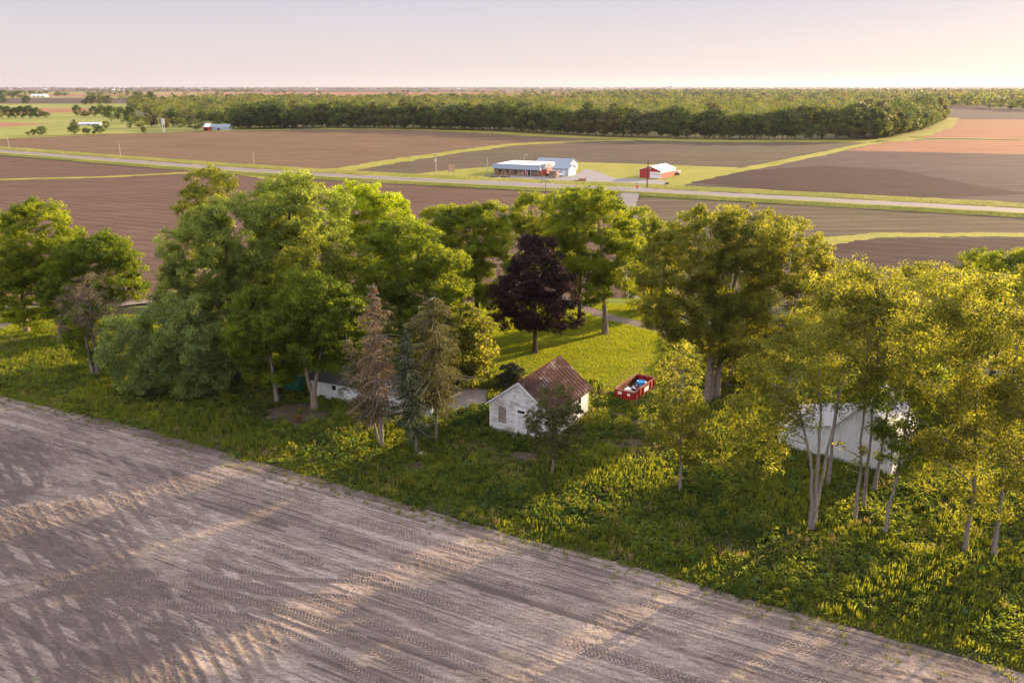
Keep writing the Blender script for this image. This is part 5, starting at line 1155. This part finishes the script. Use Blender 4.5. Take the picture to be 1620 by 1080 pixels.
simple_building('blue-roofed long building with a red left end at the edge of the wood', 'roadside_building', 'building', 330, 362, 206, 2.2, 9, 'greypaint', 'bluemetal', .3)
simple_building('small red building joined to the left of the blue-roofed one', 'red_building', 'building', 322, 331, 206.5, 3.0, 9, 'redpaint', 'whitemetal', .3)
simple_building('white house glimpsed at the foot of the wood, left of centre', 'farmhouse', 'house', 447, 456, 201, 3.5, 9, 'white', 'bluemetal', .5)
simple_building('white house under the wood right of the silvery tree', 'farmhouse', 'house', 460, 470, 201, 3, 8, 'white', 'shopgrey', .5)
g = at(259.5, 209); r = empty('sign_pillar', (g[0], g[1], 0)); tag(r, 'tall white sign pillar in front of the brown budding tree', 'sign'); MB().box(-.9, -.6, -.2, .2, 0, 10).box(.6, .9, -.2, .2, 0, 10).build('post', M['white'], r); MB().box(-1.2, 1.2, -.25, .25, 6.5, 10.4).build('sign_panel', M['offwhite'], r)
for i, (x, y, w_, h, wall, lab) in enumerate([(12, 141.5, 5, 7, 'white', 'white barn on the horizon at the far left'), (68, 142, 5, 8, 'offwhite', 'pale farm building on the horizon above the arched barn'), (124, 141.3, 3, 6, 'greypaint', 'grey farm shed on the horizon left of the wind turbines'), (177, 143, 4, 8, 'white', 'white farmhouse left in the horizon farmstead'), (184, 143.2, 5, 7, 'greypaint', 'grey barn in the middle of the horizon farmstead'), (194, 143.2, 3, 6, 'white', 'small white shed right in the horizon farmstead'), (245, 141.5, 4, 7, 'offwhite', 'pale barn on the horizon right of the farmstead'), (318, 142.6, 8, 7, 'white', 'wide white building on the horizon above the left of the wood'),
    (499, 142.6, 3, 14, 'white', 'white silo-like building on the horizon above the wood'), (556, 140.8, 8, 9, 'white', 'long white hall on the horizon left of centre'), (583, 140.8, 8, 10, 'white', 'bright white hall on the horizon near the centre'), (640, 139.8, 5, 9, 'greypaint', 'grey building on the horizon left of the blue barn'), (667, 143.5, 8, 14, 'bluemetal', 'blue barn on the horizon near the centre'), (722, 141, 7, 8, 'offwhite', 'pale low hall on the horizon right of the blue barn')]):
    simple_building(lab, 'farm_building', 'farm building', x, x+w_, y, h*1.0, 14, wall, 'whitemetal' if i % 2 else 'bluemetal', .3, dark=False)
M['turbine'] = plain('dulled_white', (.42, .40, .42), .6, .05)  # white dulled in the colour so sunlit turbines stay faint against the sky
def turbine(x, d, rot, seed, lab):
    X = (x-810)/FPX*d/math.cos(PITCH)*1.0; X = (x-810)/(FPX)*(d*math.cos(PITCH)+H*math.sin(PITCH)); r = empty('wind_turbine', (X, d, -.3), rot); tag(r, lab, 'wind turbine', 'wind turbines on the horizon')
    MB().tube([(0, 0, 0), (0, 0, 92)], [2.1, 1.3], 10).build('tower', M['turbine'], r); MB().box(-2, 2, -5, 6, 92, 96).build('nacelle', M['turbine'], r)
    a0 = np.random.default_rng(seed).uniform(0, 2.09)
    for k in range(3):
        a = a0+k*2*math.pi/3; MB().tube([(0, -5.5, 94), (10*math.cos(a), -6, 94+10*math.sin(a)), (50*math.cos(a), -6, 94+50*math.sin(a))], [.8, 1.6, .4], 6).build('blade', M['turbine'], r)
ordn = ['first', 'second', 'third', 'fourth', 'fifth', 'sixth', 'seventh', 'eighth', 'ninth', 'tenth', 'eleventh', 'twelfth', 'thirteenth', 'fourteenth', 'fifteenth']
for i, (x, d) in enumerate([(31, 12500), (66, 10500), (69.5, 11500), (136, 12000), (139.5, 12800), (181, 11500), (195, 10800), (248, 12800), (411, 11500), (445, 11800), (455, 12500), (488, 12600), (492, 12000), (560, 10800), (594, 11500)]):
    turbine(x, d, -.4+.5*math.sin(i), i, f'{ordn[i]} white wind turbine from the left along the horizon')
r = empty('grain_elevator', (at(1058, 139.5)[0]*1.55, at(1058, 139.5)[1]*.62*1.0, -.3)); 
g = at(1058, 142.0); r.location = (g[0], g[1], -.3); tag(r, 'pale grain elevator with a tall headhouse standing on the horizon right of centre', 'grain elevator')
for k in range(4): MB().tube([(k*11, 0, 0), (k*11, 0, 34)], 5.4, 14).build('silo', M['offwhite'], r)
MB().box(-3, 4, -3, 4, 34.01, 52).box(-3, 36, -2, 2, 34.02, 39).build('headhouse', M['offwhite'], r)

# ------------------------------------------------------------------ the evening air
hm = bpy.data.materials.new('haze'); hm.use_nodes = True; ht = hm.node_tree; ht.nodes.clear()
out = ht.nodes.new('ShaderNodeOutputMaterial'); pv = ht.nodes.new('ShaderNodeVolumePrincipled')
pv.inputs['Color'].default_value = (.52, .50, .62, 1); pv.inputs['Density'].default_value = .000032; pv.inputs['Anisotropy'].default_value = .35
ht.links.new(pv.outputs[0], out.inputs['Volume'])
hz = MB().box(-G-500, G+500, -G-500, G+500, -1.3, 165).build('haze', hm); tag(hz, kind='stuff')
